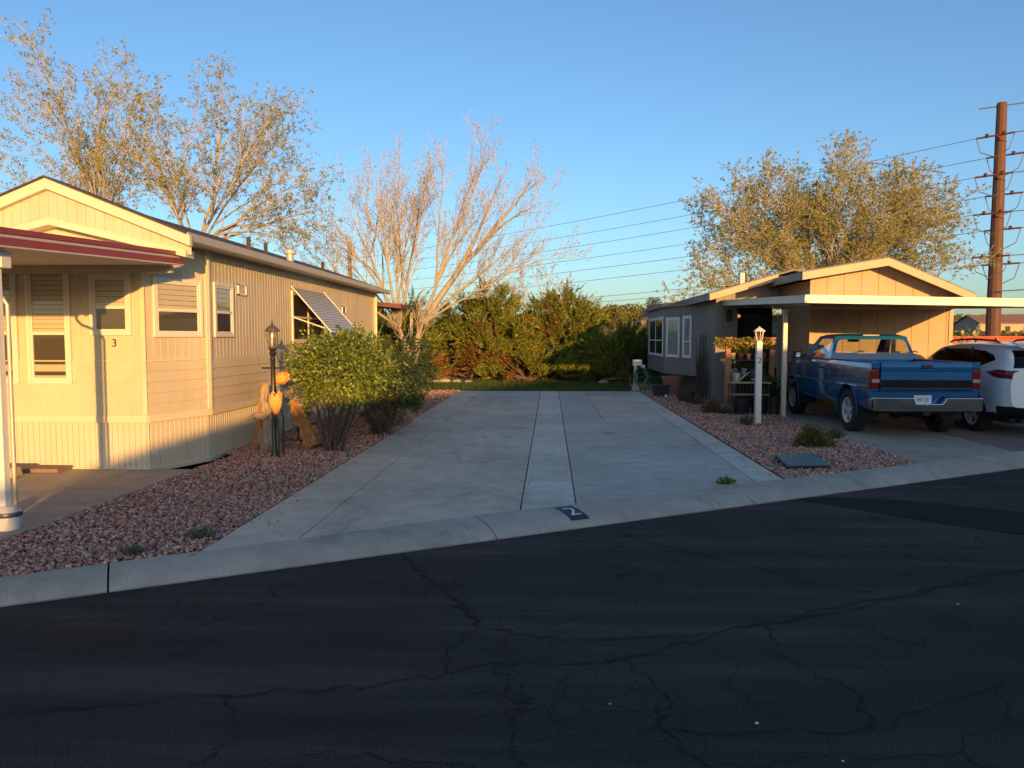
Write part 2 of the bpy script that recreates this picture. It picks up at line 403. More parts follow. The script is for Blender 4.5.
for (x0, x1, y0, y1, fr) in ((-5.30, -4.58, 5.7, 9.36, 0), (-8.3, -5.30, 3.8, 6.9, 0), (-8.3, -5.30, 6.9, 9.36, 0), (-11.5, -8.3, 2.6, 9.36, 0)):
    slab(x0, x1, y0, y1, 0)
tag(dm.build('patio', CON_P, bevel=.006, segs=1), kind='structure')
dm = MB()
slab(4.98, 6.9, 0, 12.9, 0, True); slab(4.98, 6.9, 12.9, 17.6, 0); slab(6.9, 8.7, 0, 12.9, 1, True); slab(6.9, 8.7, 12.9, 17.6, 1)
slab(8.7, 12.2, 0, 14, 0, True); slab(8.7, 12.2, 14, 17.6, 0); slab(4.35, 6.0, 17.6, 19.8, 1)
tag(dm.build('neighbour_driveway', [CON_P, concrete('concrete_reddish', (.25, .19, .17))], bevel=.006, segs=1), kind='structure')
# ------------------------------------------------------------------ wall helpers
class Fr:
    """frame on a wall: s along it, n outwards, z up"""
    def __init__(s, p, d):
        s.p = Vector((p[0], p[1], 0)); s.d = Vector((d[0], d[1], 0)).normalized(); s.n = Vector((s.d.y, -s.d.x, 0))
    def __call__(s, a, n, z): q = s.p + s.d * a + s.n * n; return (q.x, q.y, z)
    def box(s, m, a0, n0, z0, a1, n1, z1, mi=0):
        vs = [s(a0,n0,z0), s(a1,n0,z0), s(a1,n1,z0), s(a0,n1,z0), s(a0,n0,z1), s(a1,n0,z1), s(a1,n1,z1), s(a0,n1,z1)]
        m.add(vs, [(0,1,2,3),(7,6,5,4),(4,5,1,0),(5,6,2,1),(6,7,3,2),(7,4,0,3)], mi)
def vsiding(m, fr, a0, a1, z0, z1, pitch=.12, gw=.012, dep=.008, mi=0, off=0, ztop=None, jitter=0):
    """vertical boards with real grooves; z1 number or function of a"""
    zt = (lambda a: z1) if not callable(z1) else z1; zb = (lambda a: z0) if not callable(z0) else z0
    pts = []; a = a0; k = 0
    while a < a1 - 1e-4:
        e = min(a + pitch, a1)
        pts += [(a, off), (max(a, e - gw), off)]
        if e - gw > a and e < a1: pts += [(e - gw * .8, off - dep), (e - gw * .2, off - dep)]
        a = e
    pts.append((a1, off))
    vs = []
    for s_, n_ in pts: vs.append(fr(s_, n_, zb(s_))); vs.append(fr(s_, n_, zt(s_)))
    m.add(vs, [(2*i, 2*i+2, 2*i+3, 2*i+1) for i in range(len(pts)-1)], mi)
def hsiding(m, fr, a0, a1, z0, z1, lap=.125, dep=.014, mi=0, off=0):
    n = max(1, round((z1 - z0) / lap)); lap = (z1 - z0) / n; P = []
    for i in range(n): P += [(off + dep, z0 + i * lap), (off + dep, z0 + i*lap + .006), (off, z0 + (i + 1) * lap - .002)]
    P.append((off, z1)); vs = []
    for n_, z in P: vs.append(fr(a0, n_, z)); vs.append(fr(a1, n_, z))
    m.add(vs, [(2*i, 2*i+1, 2*i+3, 2*i+2) for i in range(len(P)-1)], mi)
def window(parent, fr, a0, a1, z0, z1, fm, trim=.05, sash=.03, mid=None, blind=None, screen=None, pane=None, mull=None, label=None, drop=1.0, proud=.035, upper_dark=False):
    f = MB()
    for (x0, x1, y0, y1) in ((a0, a0+trim, z0, z1), (a1-trim, a1, z0, z1), (a0+trim, a1-trim, z0, z0+trim), (a0+trim, a1-trim, z1-trim, z1)):
        fr.box(f, x0, .003, y0, x1, proud, y1)
    b0, b1, c0, c1 = a0 + trim, a1 - trim, z0 + trim, z1 - trim
    for (x0, x1, y0, y1) in ((b0, b0+sash, c0, c1), (b1-sash, b1, c0, c1), (b0+sash, b1-sash, c0, c0+sash), (b0+sash, b1-sash, c1-sash, c1)):
        fr.box(f, x0, .003, y0, x1, proud - .008, y1)
    zm = None
    if mid: zm = c0 + (c1 - c0) * mid; fr.box(f, b0+sash, .003, zm - .02, b1-sash, proud - .004, zm + .02)
    for mu in (mull or []): am = b0 + (b1-b0) * mu; fr.box(f, am - .022, .003, c0 + sash, am + .022, proud - .006, c1 - sash)
    w = f.build('window', fm, parent, bevel=.003, segs=1)
    if label: w['label'] = label
    p0, p1, q0, q1 = b0 + sash, b1 - sash, c0 + sash, c1 - sash
    if blind:
        zb = (zm if zm else q0); zb = q1 - (q1 - zb) * drop
        m = MB(); n = max(3, int((q1 - zb) / .058))
        for i in range(n):
            h = (q1 - zb) / n; z = zb + i * h
            m.add([fr(p0+.004, .008, z), fr(p1-.004, .008, z), fr(p1-.004, .016, z + h*.90), fr(p0+.004, .016, z + h*.90)], [(0,1,2,3)])
        m.build('blind', blind, w)
    m = MB(); fr.box(m, p0, .004, q0, p1, .006, q1); m.build('backing', screen, w)
    m = MB(); m.add([fr(p0, .019, q0), fr(p1, .019, q0), fr(p1, .019, q1), fr(p0, .019, q1)], [(0,1,2,3)]); m.build('pane', pane, w)
    return w

# ------------------------------------------------------------------ left house
SID = pm('tan_siding', (.56, .475, .33), .55, .12, 1.2, .15, 80, stretch=(1, 1, .25), dirt=.35, dirtc=(.28, .20, .12))
SID2 = pm('pale_skirting', (.58, .51, .39), .5, .08, 1.5, .1, 60, stretch=(1, 1, .25), dirt=.25, dirtc=(.35, .26, .17))
TRIM = pm('cream_trim', (.64, .55, .39), .45, .06, 2, dirt=.12, dirtc=(.3, .22, .14)); WFR = pm('white_window_frame', (.68, .62, .52), .4, .05, 3)
ROOF = pm('dark_shingles', (.055, .045, .038), .9, .35, 6, .6, 40); FASC = pm('metal_fascia', (.47, .42, .35), .4, .08, 2, metal=.2)
BLIND = pm('cream_blind', (.60, .52, .38), .6, .06, 6); SCREEN = pm('insect_screen', (.075, .06, .048), .8, .2, 30); GLASS = glassmat('window_glass', (.93, .93, .9), .25)
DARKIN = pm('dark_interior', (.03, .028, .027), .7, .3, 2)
H = thing('mobile_home', 'tan mobile home with a cream skirt and number 3 on its front wall', 'mobile home', (-6.2, 14.8, 0))
zT = 2.92; E0 = -4.77; W0 = -7.63
fF = Fr((-7.26, 9.3), (1, 0)); fC = Fr((-5.14, 9.3), (.37, .98)); LC = math.hypot(.37, .98); fS = Fr((E0, 10.28), (0, 1)); LS = 20.3 - 10.28
fL = Fr((-7.63, 10.28), (.37, -.98)); fW = Fr((-7.63, 20.3), (0, -1)); fB = Fr((E0, 20.3), (-1, 0))
def roofz(x, base=3.64, slope=.395): return base - abs(x + 6.2) * slope
w = MB()
for fr, L in ((fF, 2.12), (fC, LC), (fS, LS), (fL, LC), (fW, LS), (fB, 2.86)):
    top = (lambda a: roofz(-7.26 + a) - .04) if fr is fF else ((lambda a: min(roofz(-4.77 - a), roofz(-4.77 - a, 3.56, .34)) - .05) if fr is fB else ((lambda a: roofz(-5.14 + .37*a/LC) - .04) if fr is fC else zT))
    vsiding(w, fr, 0, L, 1.40, top, .118, .012, .005)
    hsiding(w, fr, 0, L, .70, 1.40, .14, .016)
w.build('wall', SID, H)
w = MB()
for fr, L in ((fF, 2.12), (fC, LC), (fS, LS), (fL, LC), (fW, LS), (fB, 2.86)):
    vsiding(w, fr, 0, L, -.04, .62, .075, .022, .014, off=-.03)
w.build('skirting', SID2, H)
w = MB()
for fr, L in ((fF, 2.12), (fC, LC), (fS, LS), (fL, LC), (fW, LS), (fB, 2.86)):
    fr.box(w, -.006, -.02, .605, L + .006, .030, .70); fr.box(w, 0, -.04, -.05, L, -.004, .02)
fF.box(w, 2.12 - .045, .0, .70, 2.12 + .012, .022, 2.98); fC.box(w, LC - .05, .0, .70, LC + .015, .024, 2.98); fS.box(w, -.015, .0, .70, .05, .026, 2.93); fS.box(w, LS - .09, 0, .0, LS, .03, 2.93)
fF.box(w, 0, .004, 1.385, 2.07, .016, 1.405); fC.box(w, 0.02, .004, 1.385, LC-.06, .016, 1.405)
w.build('trim', TRIM, H, bevel=.003, segs=1)
# gable: an upper panel standing proud of the wall, with a chevron board below it
gp = MB(); fG = Fr((-7.98, 9.12), (1, 0)); gl = 7.98 - 4.42
chev = lambda x: 3.13 - abs(x + 6.2) * .235
vsiding(gp, fG, 0, gl, lambda a: min(chev(-7.98+a), roofz(-7.98+a, 3.655) - .03), lambda a: roofz(-7.98+a, 3.655) - .02, .118, .012, .008)
gp.build('gable_panel', SID, H)
g2 = MB()
def chevron(m, xa, xb, fz, y0, y1, h0, h1):
    for x0, x1 in ((xa, -6.2), (-6.2, xb)):
        vs = []
        for y in (y0, y1):
            for x in (x0, x1): vs += [(x, y, fz(x) + h0), (x, y, fz(x) + h1)]
        m.add(vs, [(0,2,3,1),(5,7,6,4),(4,6,2,0),(1,3,7,5),(0,1,5,4),(2,6,7,3)])
chevron(g2, -7.9, -4.47, chev, 9.07, 9.29, -.045, .045)
chevron(g2, -8.0, -4.40, lambda x: roofz(x, 3.655), 9.04, 9.115, -.135, .0)
chevron(g2, -7.0, -5.14, lambda x: chev(x) - .14, 9.262, 9.298, -.035, .035)
g2.build('gable_trim', TRIM, H, bevel=.004, segs=1, recalc=True)
rf = MB(); chevron(rf, -7.96, -4.44, lambda x: roofz(x, 3.665), 9.01, 9.36, -.012, .010); chevron(rf, -7.94, -4.46, lambda x: roofz(x, 3.56, .34), 9.30, 20.75, -.03, .012); roof = rf.build('roof', ROOF, H, recalc=True)
rf = MB()
for sx in (1, -1):
    X = lambda v: -6.2 + sx * v
    rf.prism([(X(1.69), 2.975), (X(1.775), 2.985), (X(1.775), 2.885), (X(1.75), 2.87), (X(1.71), 2.875), (X(1.69), 2.91)], 'y', 9.06, 20.7)
    rf.box(X(1.42), 9.32, 2.895, X(1.69), 20.6, 2.91)
rf.build('gutter', FASC, H, bevel=.004, segs=1, recalc=True)
for (x, y, kind) in ((-4.95, 12.2, 0), (-5.2, 13.6, 0), (-5.1, 14.6, 1), (-5.0, 16.4, 0), (-6.6, 18, 0)):
    m = MB(); zr = roofz(x, 3.56, .34)
    if kind == 0: m.tube([(x, y, zr - .05), (x, y, zr + .2)], .035, 10); m.tube([(x, y, zr - .02), (x, y, zr + .05)], [.09, .04], 10)
    else: m.lathe([(.075, -.05), (.075, .13), (.115, .135), (.125, .175), (.11, .215), (.04, .24), (.01, .242)], (x, y, zr), 16)
    m.build('vent_pipe' if kind == 0 else 'turbine_vent', [FASC, ROOF][0 if kind else 1], roof, smooth=True)
kw = dict(fm=WFR, blind=BLIND, screen=SCREEN, pane=GLASS)
window(H, fF, .05, .46, 1.10, 2.62, mid=.42, **kw); window(H, fF, .58, 1.16, 1.10, 2.62, mid=.42, label='tall front window with lowered cream blind', **kw)
window(H, fF, 1.42, 1.96, 1.72, 2.50, mid=.45, **kw); window(H, fC, .12, LC - .12, 1.70, 2.47, mid=.45, **kw); window(H, fS, .16, .80, 1.70, 2.48, mid=.45, **kw)
window(H, fS, 3.38, 5.25, 1.58, 2.56, fm=WFR, screen=DARKIN, pane=GLASS, mid=.5, mull=[.5], label='wide side window under the striped awning')
for (a, z, s_) in ((1.0, 2.34, .30), (6.75, 2.24, .28)):
    m = MB()
    for b in ((a, a+s_, z, z+.02), (a, a+s_, z+.15, z+.17), (a, a+.02, z, z+.17), (a+s_-.02, a+s_, z, z+.17)): fS.box(m, b[0], .004, b[2], b[1], .03, b[3])
    v_ = m.build('wall_vent', WFR, H)
    m = MB()
    for k in range(4): fS.box(m, a+.02, .005 , z+.022+k*.032, a+s_-.02, .016, z+.044+k*.032)
    m.build('louvre', DARKIN if s_ < .3 else WFR, v_)
# awning of painted metal slats over the side window
ST1 = pm('awning_white', (.50, .50, .48), .4, .06, 3); ST2 = pm('awning_grey', (.20, .215, .24), .4, .06, 3)
m = MB(); A0, A1 = 3.35, 5.35; N = 32
for i in range(N):
    t0, t1 = i / N, (i + .94) / N
    z0_, z1_ = 2.62 - .80 * t0, 2.62 - .80 * t1; n0, n1 = .03 + .70 * t0, .03 + .70 * t1
    vs = [fS(A0, n0, z0_), fS(A1, n0, z0_), fS(A1, n1 + .01, z1_ - .012), fS(A0, n1 + .01, z1_ - .012), fS(A0, n0, z0_-.008), fS(A1, n0, z0_-.008), fS(A1, n1+.01, z1_ - .02), fS(A0, n1+.01, z1_ - .02)]
    m.add(vs, [(0,1,2,3),(7,6,5,4),(0,4,5,1),(1,5,6,2),(2,6,7,3),(3,7,4,0)], i % 2)
me_aw = link_mesh('awning_slats', m.mesh('awning_slats'), H); me_aw.data.materials.append(ST1); me_aw.data.materials.append(ST2); me_aw.data.polygons.foreach_set('material_index', m.m)
me_aw.name = 'window_awning'
m = MB()
for A in (A0, A1): m.obox(fS(A, .02, 2.635), fS(A, .75, 1.80), .03, .02); m.obox(fS(A, .01, 2.08), fS(A, .735, 1.83), .02, .02)
m.obox(fS(A0, .745, 1.80), fS(A1, .745, 1.80), .03, .03)
m.build('awning_frame', WFR, me_aw)
m = MB(); tv, tf = text_mb('3', .145, .006); m.add([fF(1.72 + v.x, .008 + v.z, 1.62 + v.y) for v in tv], tf); m.build('numeral', pm('black_numeral', (.02, .02, .02), .4), H)
m = MB(); m.tube([fS(LS-.12, .06, 2.8), fS(LS-.12, .06, .05)], .03, 8); m.build('downspout', TRIM, H, smooth=True)
# brown rear porch roof and grey tank-like unit behind
MAROON = pm('maroon_metal', (.13, .035, .03), .5, .15, 3)
m = MB(); m.prism([(-6.9, 2.86), (-4.15, 2.62), (-4.15, 2.50), (-6.9, 2.74)], 'y', 20.78, 23.4); m.build('porch_roof', MAROON, H, recalc=True)
m = MB(); m.box(-4.35, 23.2, -.05, -4.27, 23.28, 2.55); m.build('porch_post', TRIM, H)
ac = thing('cooling_unit', 'grey rounded cooler cabinet behind the far corner of the tan mobile home', 'cooling unit', (-4.55, 21.1, 0))
m = MB(); m.prism([(-4.95, .35), (-4.15, .35), (-4.15, 1.0), (-4.2, 1.12), (-4.32, 1.18), (-4.8, 1.18), (-4.95, 1.1)], 'y', 20.8, 21.4); m.build('cabinet', pm('grey_plastic', (.28, .28, .29), .5), ac, bevel=.02, recalc=True)
m = MB(); m.box(-4.98, 20.75, -.02, -4.12, 21.45, .36); m.build('plinth', CON_R, ac)
m = MB()
for k in range(9): m.box(-4.9, 20.785, .45 + k*.065, -4.25, 20.797, .475 + k*.065)
m.build('louvre', DARKIN, ac)

# ------------------------------------------------------------------ left porch awning (carport) with red fascia
RED = pm('red_enamel', (.25, .045, .042), .45, .12, 3, spec=.5); WHT = pm('white_enamel', (.72, .70, .64), .35, .06, 3, dirt=.15); UND = pm('ribbed_underside', (.60, .55, .45), .5, .06, 3)
C = thing('porch_awning', 'flat white porch awning with red edge over the front of the tan mobile home', 'awning', (-4.87, 6.3, 0))
ya, yb = 5.15, 9.26; za = lambda y: 2.60 + (y - 9.3) * .045
m = MB(); n = 30
vs = []
prof = []
x = -9.0
while x < -4.72:
    prof += [(x, 0), (x + .10, 0), (x + .115, .045), (x + .125, .045)]; x += .14
for y in (ya, yb):
    for (px, pz) in prof: vs.append((px, y, za(y) + pz))
k = len(prof); m.add(vs, [(i, i+1, k+i+1, k+i) for i in range(k-1)])
vs = [(p[0], y, za(y) + .06) for y in (ya, yb) for p in ((-9.0, 0), (-4.64, 0))]
m.add(vs, [(0,1,3,2)]); m.build('roof_panel', UND, C)
# edge fascia: red bands, with grey bands painting the highlight along the groove
m = MB()
bands = [(.165, .112, .030, 0), (.112, .082, .016, 1), (.082, .070, .024, 0), (.070, .012, .032, 0), (.012, -.006, .036, 1)]
for (h1, h0, n_, mi) in bands:
    vs = []
    for y in (ya - .03, yb):
        for (dx, dz) in ((0, h0), (n_, h0), (n_, h1), (0, h1)): vs.append((-4.62 + dx, y, za(y) + dz))
    m.add(vs, [(0,1,5,4),(1,2,6,5),(2,3,7,6),(3,0,4,7),(3,2,1,0),(4,5,6,7)], mi)
    m.box(-9.0, ya - .03 - n_, za(ya) + h0, -4.68, ya - .03, za(ya) + h1, mi)
m.build('fascia', [RED, pm('grey_highlight', (.50, .42, .40), .4)], C, bevel=.004, recalc=True)
m = MB(); m.box(-9.0, 6.28, 2.30, -4.72, 6.40, 2.45); m.build('beam', WHT, C, bevel=.004)
m = MB(); m.box(-9.0, 9.18, 2.50, -4.72, 9.25, 2.59); m.build('wall_channel', SID, C)
# post with base cup, and a bent downspout beside it
m = MB(); m.box(-4.87, 6.29, .16, -4.785, 6.37, 2.30); m.build('post', WHT, C, bevel=.008)
m = MB(); m.lathe([(.085, 0), (.10, .03), (.105, .16), (.085, .20), (.07, .24)], (-4.80, 6.34, -.03), 18); b_ = m.build('base_cup', pm('galvanised_pipe', (.5, .5, .5), .45, .15, 8), C, smooth=True)
m = MB(); m.lathe([(.108, 0), (.113, .01), (.113, .03), (.108, .04)], (-4.80, 6.34, .115), 18); m.build('clamp', pm('dark_clamp', (.12, .12, .13), .4, metal=.6), b_, smooth=True)
m = MB(); m.tube([(-5.10, 6.33, 2.42), (-5.10, 6.33, 2.24), (-5.04, 6.34, 2.17), (-4.82, 6.38, 2.08), (-4.765, 6.39, 1.98), (-4.765, 6.39, .2)], .018, 10); m.build('downspout', FASC, C, smooth=True)
m = MB(); m.prism([(-5.25, .012), (-4.92, .012), (-4.92, .06), (-4.97, .115), (-5.2, .115), (-5.25, .06)], 'y', 4.2, 4.3)
# a dark lump beside the foot of the post
m = MB(); m.lathe([(.02, -.05), (.09, -.03), (.115, .04), (.10, .12), (.05, .165), (.01, .17)], (-4.99, 6.1, 0), 9, sx=1.1, sy=.8); k_ = m.build('black_rock', pm('black_lava', (.02, .018, .017), .8, .4, 12, .8, 30), smooth=True); tag(k_, 'black rock at the foot of the white awning post', 'rock')
# wheel stop block on the patio
m = MB(); m.prism([(8.55, .006), (8.78, .006), (8.74, .13), (8.60, .13)], 'x', -7.1, -6.42)
k_ = m.build('stone_block', pm('rough_stone_block', (.42, .32, .20), .9, .35, 12, .9, 22, bdist=.02), bevel=.025); tag(k_, 'rough tan stone block lying on the sunlit patio', 'stone block')
m = MB(); m.box(-8.0, 9.0, .003, -6.15, 9.28, .05); k_ = m.build('patio_step', pm('brown_step', (.22, .15, .10), .9, .2, 6, .3)); tag(k_, 'low brown step against the cream skirt', 'step')

# ------------------------------------------------------------------ gravel beds (thousands of stones)
strip('gravel_base', [(-4.6, kT(-4.6)), (-4.57, 10.6), (-4.85, 10.6), (-4.85, 23.8), (-2.84, 23.8), (-2.80, 15), (-2.78, kT(-2.78)), (-3.89, 5.04)], -.018, pm('red_gravel_bed', (.17, .085, .065), .95, .35, 14, .6, 40))
strip('gravel_base', [(2.80, kT(2.8)), (4.97, kT(4.97)), (4.97, 17.6), (4.34, 17.6), (4.34, 23), (3.6, 27.5), (3.6, 30), (2.8, 30)], -.018, bpy.data.materials['red_gravel_bed'])
strip('gravel_base', [(-11, kT(-11)), (-4.6, kT(-4.6)), (-4.58, 5.9), (-5.3, 5.9), (-5.3, 4.1), (-8, 3.8), (-8.3, 2.6), (-11, 2.6)], -.018, bpy.data.materials['red_gravel_bed'])
t = NT('red_stone'); ge = t.n('NewGeometry')
col = t.ramp(ge.outputs['Random Per Island'], [(0, (.20, .085, .065)), (.22, (.42, .18, .12)), (.45, (.56, .28, .19)), (.68, (.62, .37, .26)), (.85, (.60, .41, .33)), (.94, (.34, .27, .25)), (1, (.70, .60, .53))])
t.l(t.mix(.4, col, t.ramp(t.noise(60, 3), [(.3, (.6, .6, .6)), (.7, (1.3, 1.3, 1.3))]), 'MULTIPLY'), t.b.inputs['Base Color']); t.b.inputs['Roughness'].default_value = .9; STONE = t.m
OCT = np.array([[1,0,0],[-1,0,0],[0,1,0],[0,-1,0],[0,0,1],[0,0,-1]], float)
OF = np.array([[0,2,4],[2,1,4],[1,3,4],[3,0,4],[2,0,5],[1,2,5],[3,1,5],[0,3,5]])
def inpoly(P, poly):
    x, y = P[:, 0], P[:, 1]; ins = np.zeros(len(P), bool); n = len(poly)
    for i in range(n):
        x0, y0 = poly[i]; x1, y1 = poly[(i+1) % n]
        c = ((y0 > y) != (y1 > y)); xi = (x1 - x0) * (y - y0) / (y1 - y0 + 1e-12) + x0; ins ^= c & (x < xi)
    return ins
def stones(poly, dens, smin, smax, name, seed, zo=0):
    rg = np.random.default_rng(seed); poly = np.array(poly, float); lo, hi = poly.min(0), poly.max(0)
    ny = 40; P = []
    for j in range(ny):
        ya_, yb_ = lo[1] + (hi[1]-lo[1]) * j/ny, lo[1] + (hi[1]-lo[1]) * (j+1)/ny; d = dens((ya_+yb_)/2)
        n = int((hi[0]-lo[0]) * (yb_-ya_) * d); q = np.stack([rg.uniform(lo[0], hi[0], n), rg.uniform(ya_, yb_, n)], 1); P.append(q[inpoly(q, poly)])
    P = np.concatenate(P); n = len(P)
    base = smin + (smax - smin) * rg.random(n) ** 2.2; sz = base * (1 + np.clip((P[:, 1] - 9) / 14, 0, 1) * .5)
    A = rg.normal(size=(n, 3, 3)); Q, _ = np.linalg.qr(A)
    S = np.stack([sz * rg.uniform(.8, 1.35, n), sz * rg.uniform(.6, 1.0, n), sz * rg.uniform(.4, .75, n)], 1)
    vv = OCT[None] * rg.uniform(.75, 1.2, (n, 6, 1)) * S[:, None]
    tl = rg.normal(0, .35, (n, 2)); rz = rg.uniform(0, 6.28, n)
    c, s = np.cos(rz), np.sin(rz); x = vv[..., 0]*c[:, None] - vv[..., 1]*s[:, None]; y = vv[..., 0]*s[:, None] + vv[..., 1]*c[:, None]
    z = vv[..., 2] + tl[:, :1] * x + tl[:, 1:] * y
    z += (zo - .018 + S[:, 2] * .5 + rg.random(n) * .022)[:, None]
    V = np.stack([x + P[:, :1], y + P[:, 1:2], z], -1).reshape(-1, 3); F = (OF[None] + (np.arange(n) * 6)[:, None, None]).reshape(-1, 3)
    o = np_mesh(name, V, F, STONE); return tag(o, kind='stuff')
dn = lambda y: 2600 if y < 8 else (1700 if y < 12 else (950 if y < 16 else 480))
PL = [(-4.56, kT(-4.56)-.0), (-4.55, 10.6), (-4.80, 10.6), (-4.80, 23.8), (-2.83, 23.8), (-2.80, 15), (-2.78, kT(-2.78)), (-3.89, 5.05)]
o = stones(PL, dn, .010, .030, 'gravel', 3); tag(o, 'red and pink lava gravel beside the tan mobile home', 'gravel')
PL2 = [(-9, kT(-9)), (-4.56, kT(-4.56)), (-4.56, 5.65), (-5.3, 5.65), (-5.3, 3.75), (-8.2, 3.7)]
o = stones(PL2, lambda y: 2300, .010, .030, 'gravel', 4); tag(o, 'red gravel in front of the patio', 'gravel')
PR = [(2.83, kT(2.83)), (4.93, kT(4.93)), (4.94, 17.55), (4.32, 17.55), (4.3, 21.5), (3.6, 27), (2.83, 27)]
o = stones(PR, lambda y: dn(y - 1.5), .011, .032, 'gravel', 5); tag(o, 'red and pink lava gravel strip beside the dark grey house', 'gravel')

for i, (q, d, zz) in enumerate((([(-2.78, 6.0), (-2.45, 6.3), (-2.6, 12), (-2.75, 20)], 22, .012), ([(2.80, 8.95), (2.80, 17), (2.5, 17), (2.55, 9)], 26, .012), ([(-6, kT(-6)), (-2.8, kT(-2.8)), (-2.7, kT(-2.7) - .16), (-6, kT(-6) - .16)], 30, .006), ([(2.8, kT(2.8)), (4.9, kT(4.9)), (4.95, kT(4.95) - .16), (2.9, kT(2.9) - .16)], 34, .006), ([(-4.58, 5.7), (-4.58, 9.3), (-4.75, 9.3), (-4.8, 5.8)], 40, .012))):
    o = stones(q, lambda y: d, .007, .018, 'gravel', 60 + i, zz); tag(o, 'stray red stones spilled over the concrete edge', 'gravel')
# ------------------------------------------------------------------ right house
TAU = pm('taupe_siding', (.42, .29, .175), .6, .10, 1.0, .2, 60, stretch=(1, 1, .2)); TAUT = pm('taupe_trim', (.44, .31, .19), .55, .08, 2)
TAU_SHADE = pm('taupe_siding_shaded', (.215, .185, .16), .6, .10, 1.0, .2, 60, stretch=(1, 1, .2))  # greyer, darker copy of the taupe siding, with shade put into its colour
BLK = pm('concrete_block', (.20, .185, .17), .9, .15, 3, .4, 20)
Q = thing('ranch_house', 'dark taupe house with orange lit gable and a bay at its far end', 'house', (6.7, 22, 0))
fw = Fr((5.98, 17.7), (1, 0)); fl = Fr((5.98, 19.8), (0, -1)); fp = Fr((4.3, 19.8), (1, 0)); fs = Fr((4.3, 21.9), (0, -1)); fr_ = Fr((9.19, 17.7), (0, 1))
fb1 = Fr((3.56, 23.7), (.74, -1.8)); LB1 = math.hypot(.74, 1.8); fb2 = Fr((3.56, 27.6), (0, -1)); fb3 = Fr((4.3, 28.6), (-.74, -1.0)); fs2 = Fr((4.3, 32), (0, -1))
def g2z(x): return 3.45 - (7.49 - x) * .165 if x < 7.49 else 3.45 - (x - 7.49) * .424
def g1z(x): return 2.79 + (x - 4.04) * .29 if x < 6.1 else 3.387 - (x - 6.1) * .12
w = MB()
vsiding(w, fw, 0, 3.21, 0, lambda a: g2z(5.98 + a) - .06, .385, .022, .012); vsiding(w, fr_, 0, 14, 0, 2.62, .385, .022, .012)
vsiding(w, fl, 0, 2.1, 0, 3.0, .385, .022, .012)
w.build('wall', TAU, Q)
w = MB()
vsiding(w, fp, 0, .56, 0, lambda a: g1z(4.3 + a) - .08, .20, .012, .01); vsiding(w, fp, .56, 1.68, 2.45, lambda a: g1z(4.3 + a) - .08, .20, .012, .01)
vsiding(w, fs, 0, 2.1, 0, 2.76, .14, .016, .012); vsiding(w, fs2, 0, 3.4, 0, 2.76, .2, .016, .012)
w.split('side_wall', TAU_SHADE, Q)
w = MB()
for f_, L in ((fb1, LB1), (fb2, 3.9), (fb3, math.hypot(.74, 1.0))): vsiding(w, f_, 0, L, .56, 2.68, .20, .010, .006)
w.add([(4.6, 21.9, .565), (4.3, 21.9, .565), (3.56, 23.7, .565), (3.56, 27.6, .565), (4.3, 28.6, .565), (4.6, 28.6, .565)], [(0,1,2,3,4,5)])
bay = w.build('bay', TAU_SHADE, Q)
w = MB(); w.add([(4.32, 21.8, 2.62), (3.47, 23.6, 2.62), (3.44, 27.7, 2.60), (4.32, 28.8, 2.60), (4.32, 21.8, 2.76), (3.47, 23.6, 2.74), (3.44, 27.7, 2.72), (4.32, 28.8, 2.72)],
   [(0,1,2,3),(7,6,5,4),(0,4,5,1),(1,5,6,2),(2,6,7,3),(3,7,4,0)]); w.build('bay_roof', TAU_SHADE, bay, recalc=True)
w = MB(); w.box(4.42, 21.7, -.1, 4.5, 31.9, .6); w.build('block_footing', BLK, Q)
BWF = pm('white_bay_frame', (.74, .74, .72), .4, .04, 3); CURT = pm('pale_curtain', (.50, .52, .50), .8, .08, 5, stretch=(6, 6, .3))
sg = dict(trim=.05, sash=.035, fm=BWF, pane=glassmat('bay_glass', (.75, .8, .8), .6))
window(bay, fb1, LB1*.56, LB1*.80, 1.08, 2.33, screen=CURT, mid=.38, label='narrow bay window', **sg)
window(bay, fb1, LB1*.08, LB1*.47, 1.08, 2.30, screen=CURT, label='single bay window with pale curtain', **sg)
window(bay, fb2, .5, 3.75, 1.08, 2.34, screen=DARKIN, mid=.40, mull=[.5], label='wide side bay window in four panes', **sg)
# roofs
def rofz(m, prof, y0, y1, th=.05, mi=0):
    n = len(prof); P = prof + [(x, z - th) for x, z in reversed(prof)]; m.prism(P, 'y', y0, y1, mi)
GRV = pm('grey_gravel_roof', (.20, .17, .15), .95, .2, 8, .4, 50)
m = MB(); rofz(m, [(5.62, g2z(5.62)+.03), (7.49, 3.48), (9.40, g2z(9.40)+.03)], 17.17, 21.5); m.build('roof', GRV, Q, recalc=True)
m = MB(); rofz(m, [(4.0, g1z(4.0)+.03), (6.1, g1z(6.1)+.02), (9.35, g1z(9.35)+.02)], 19.27, 33); r1 = m.build('roof', GRV, Q, recalc=True)
m = MB(); m.prism([(5.62, g2z(5.62)), (5.62, g2z(5.62)-.17), (7.49, 3.45-.17), (9.40, g2z(9.40)-.17), (9.40, g2z(9.40)), (7.49, 3.45)], 'y', 17.15, 17.24)
m.prism([(4.02, g1z(4.02)), (4.02, g1z(4.02)-.16), (5.72, g1z(5.72)-.16), (5.72, g1z(5.72))], 'y', 19.25, 19.33); m.split('rake_board', TAUT, Q, recalc=True, bevel=.004)
m = MB(); m.box(5.60, 17.25, g2z(5.62)-.16, 5.65, 21.2, g2z(5.62)+.01); m.box(3.99, 19.33, g1z(4)-.15, 4.04, 33, g1z(4)+.01)
m.split('fascia', TAU_SHADE, Q, bevel=.004)
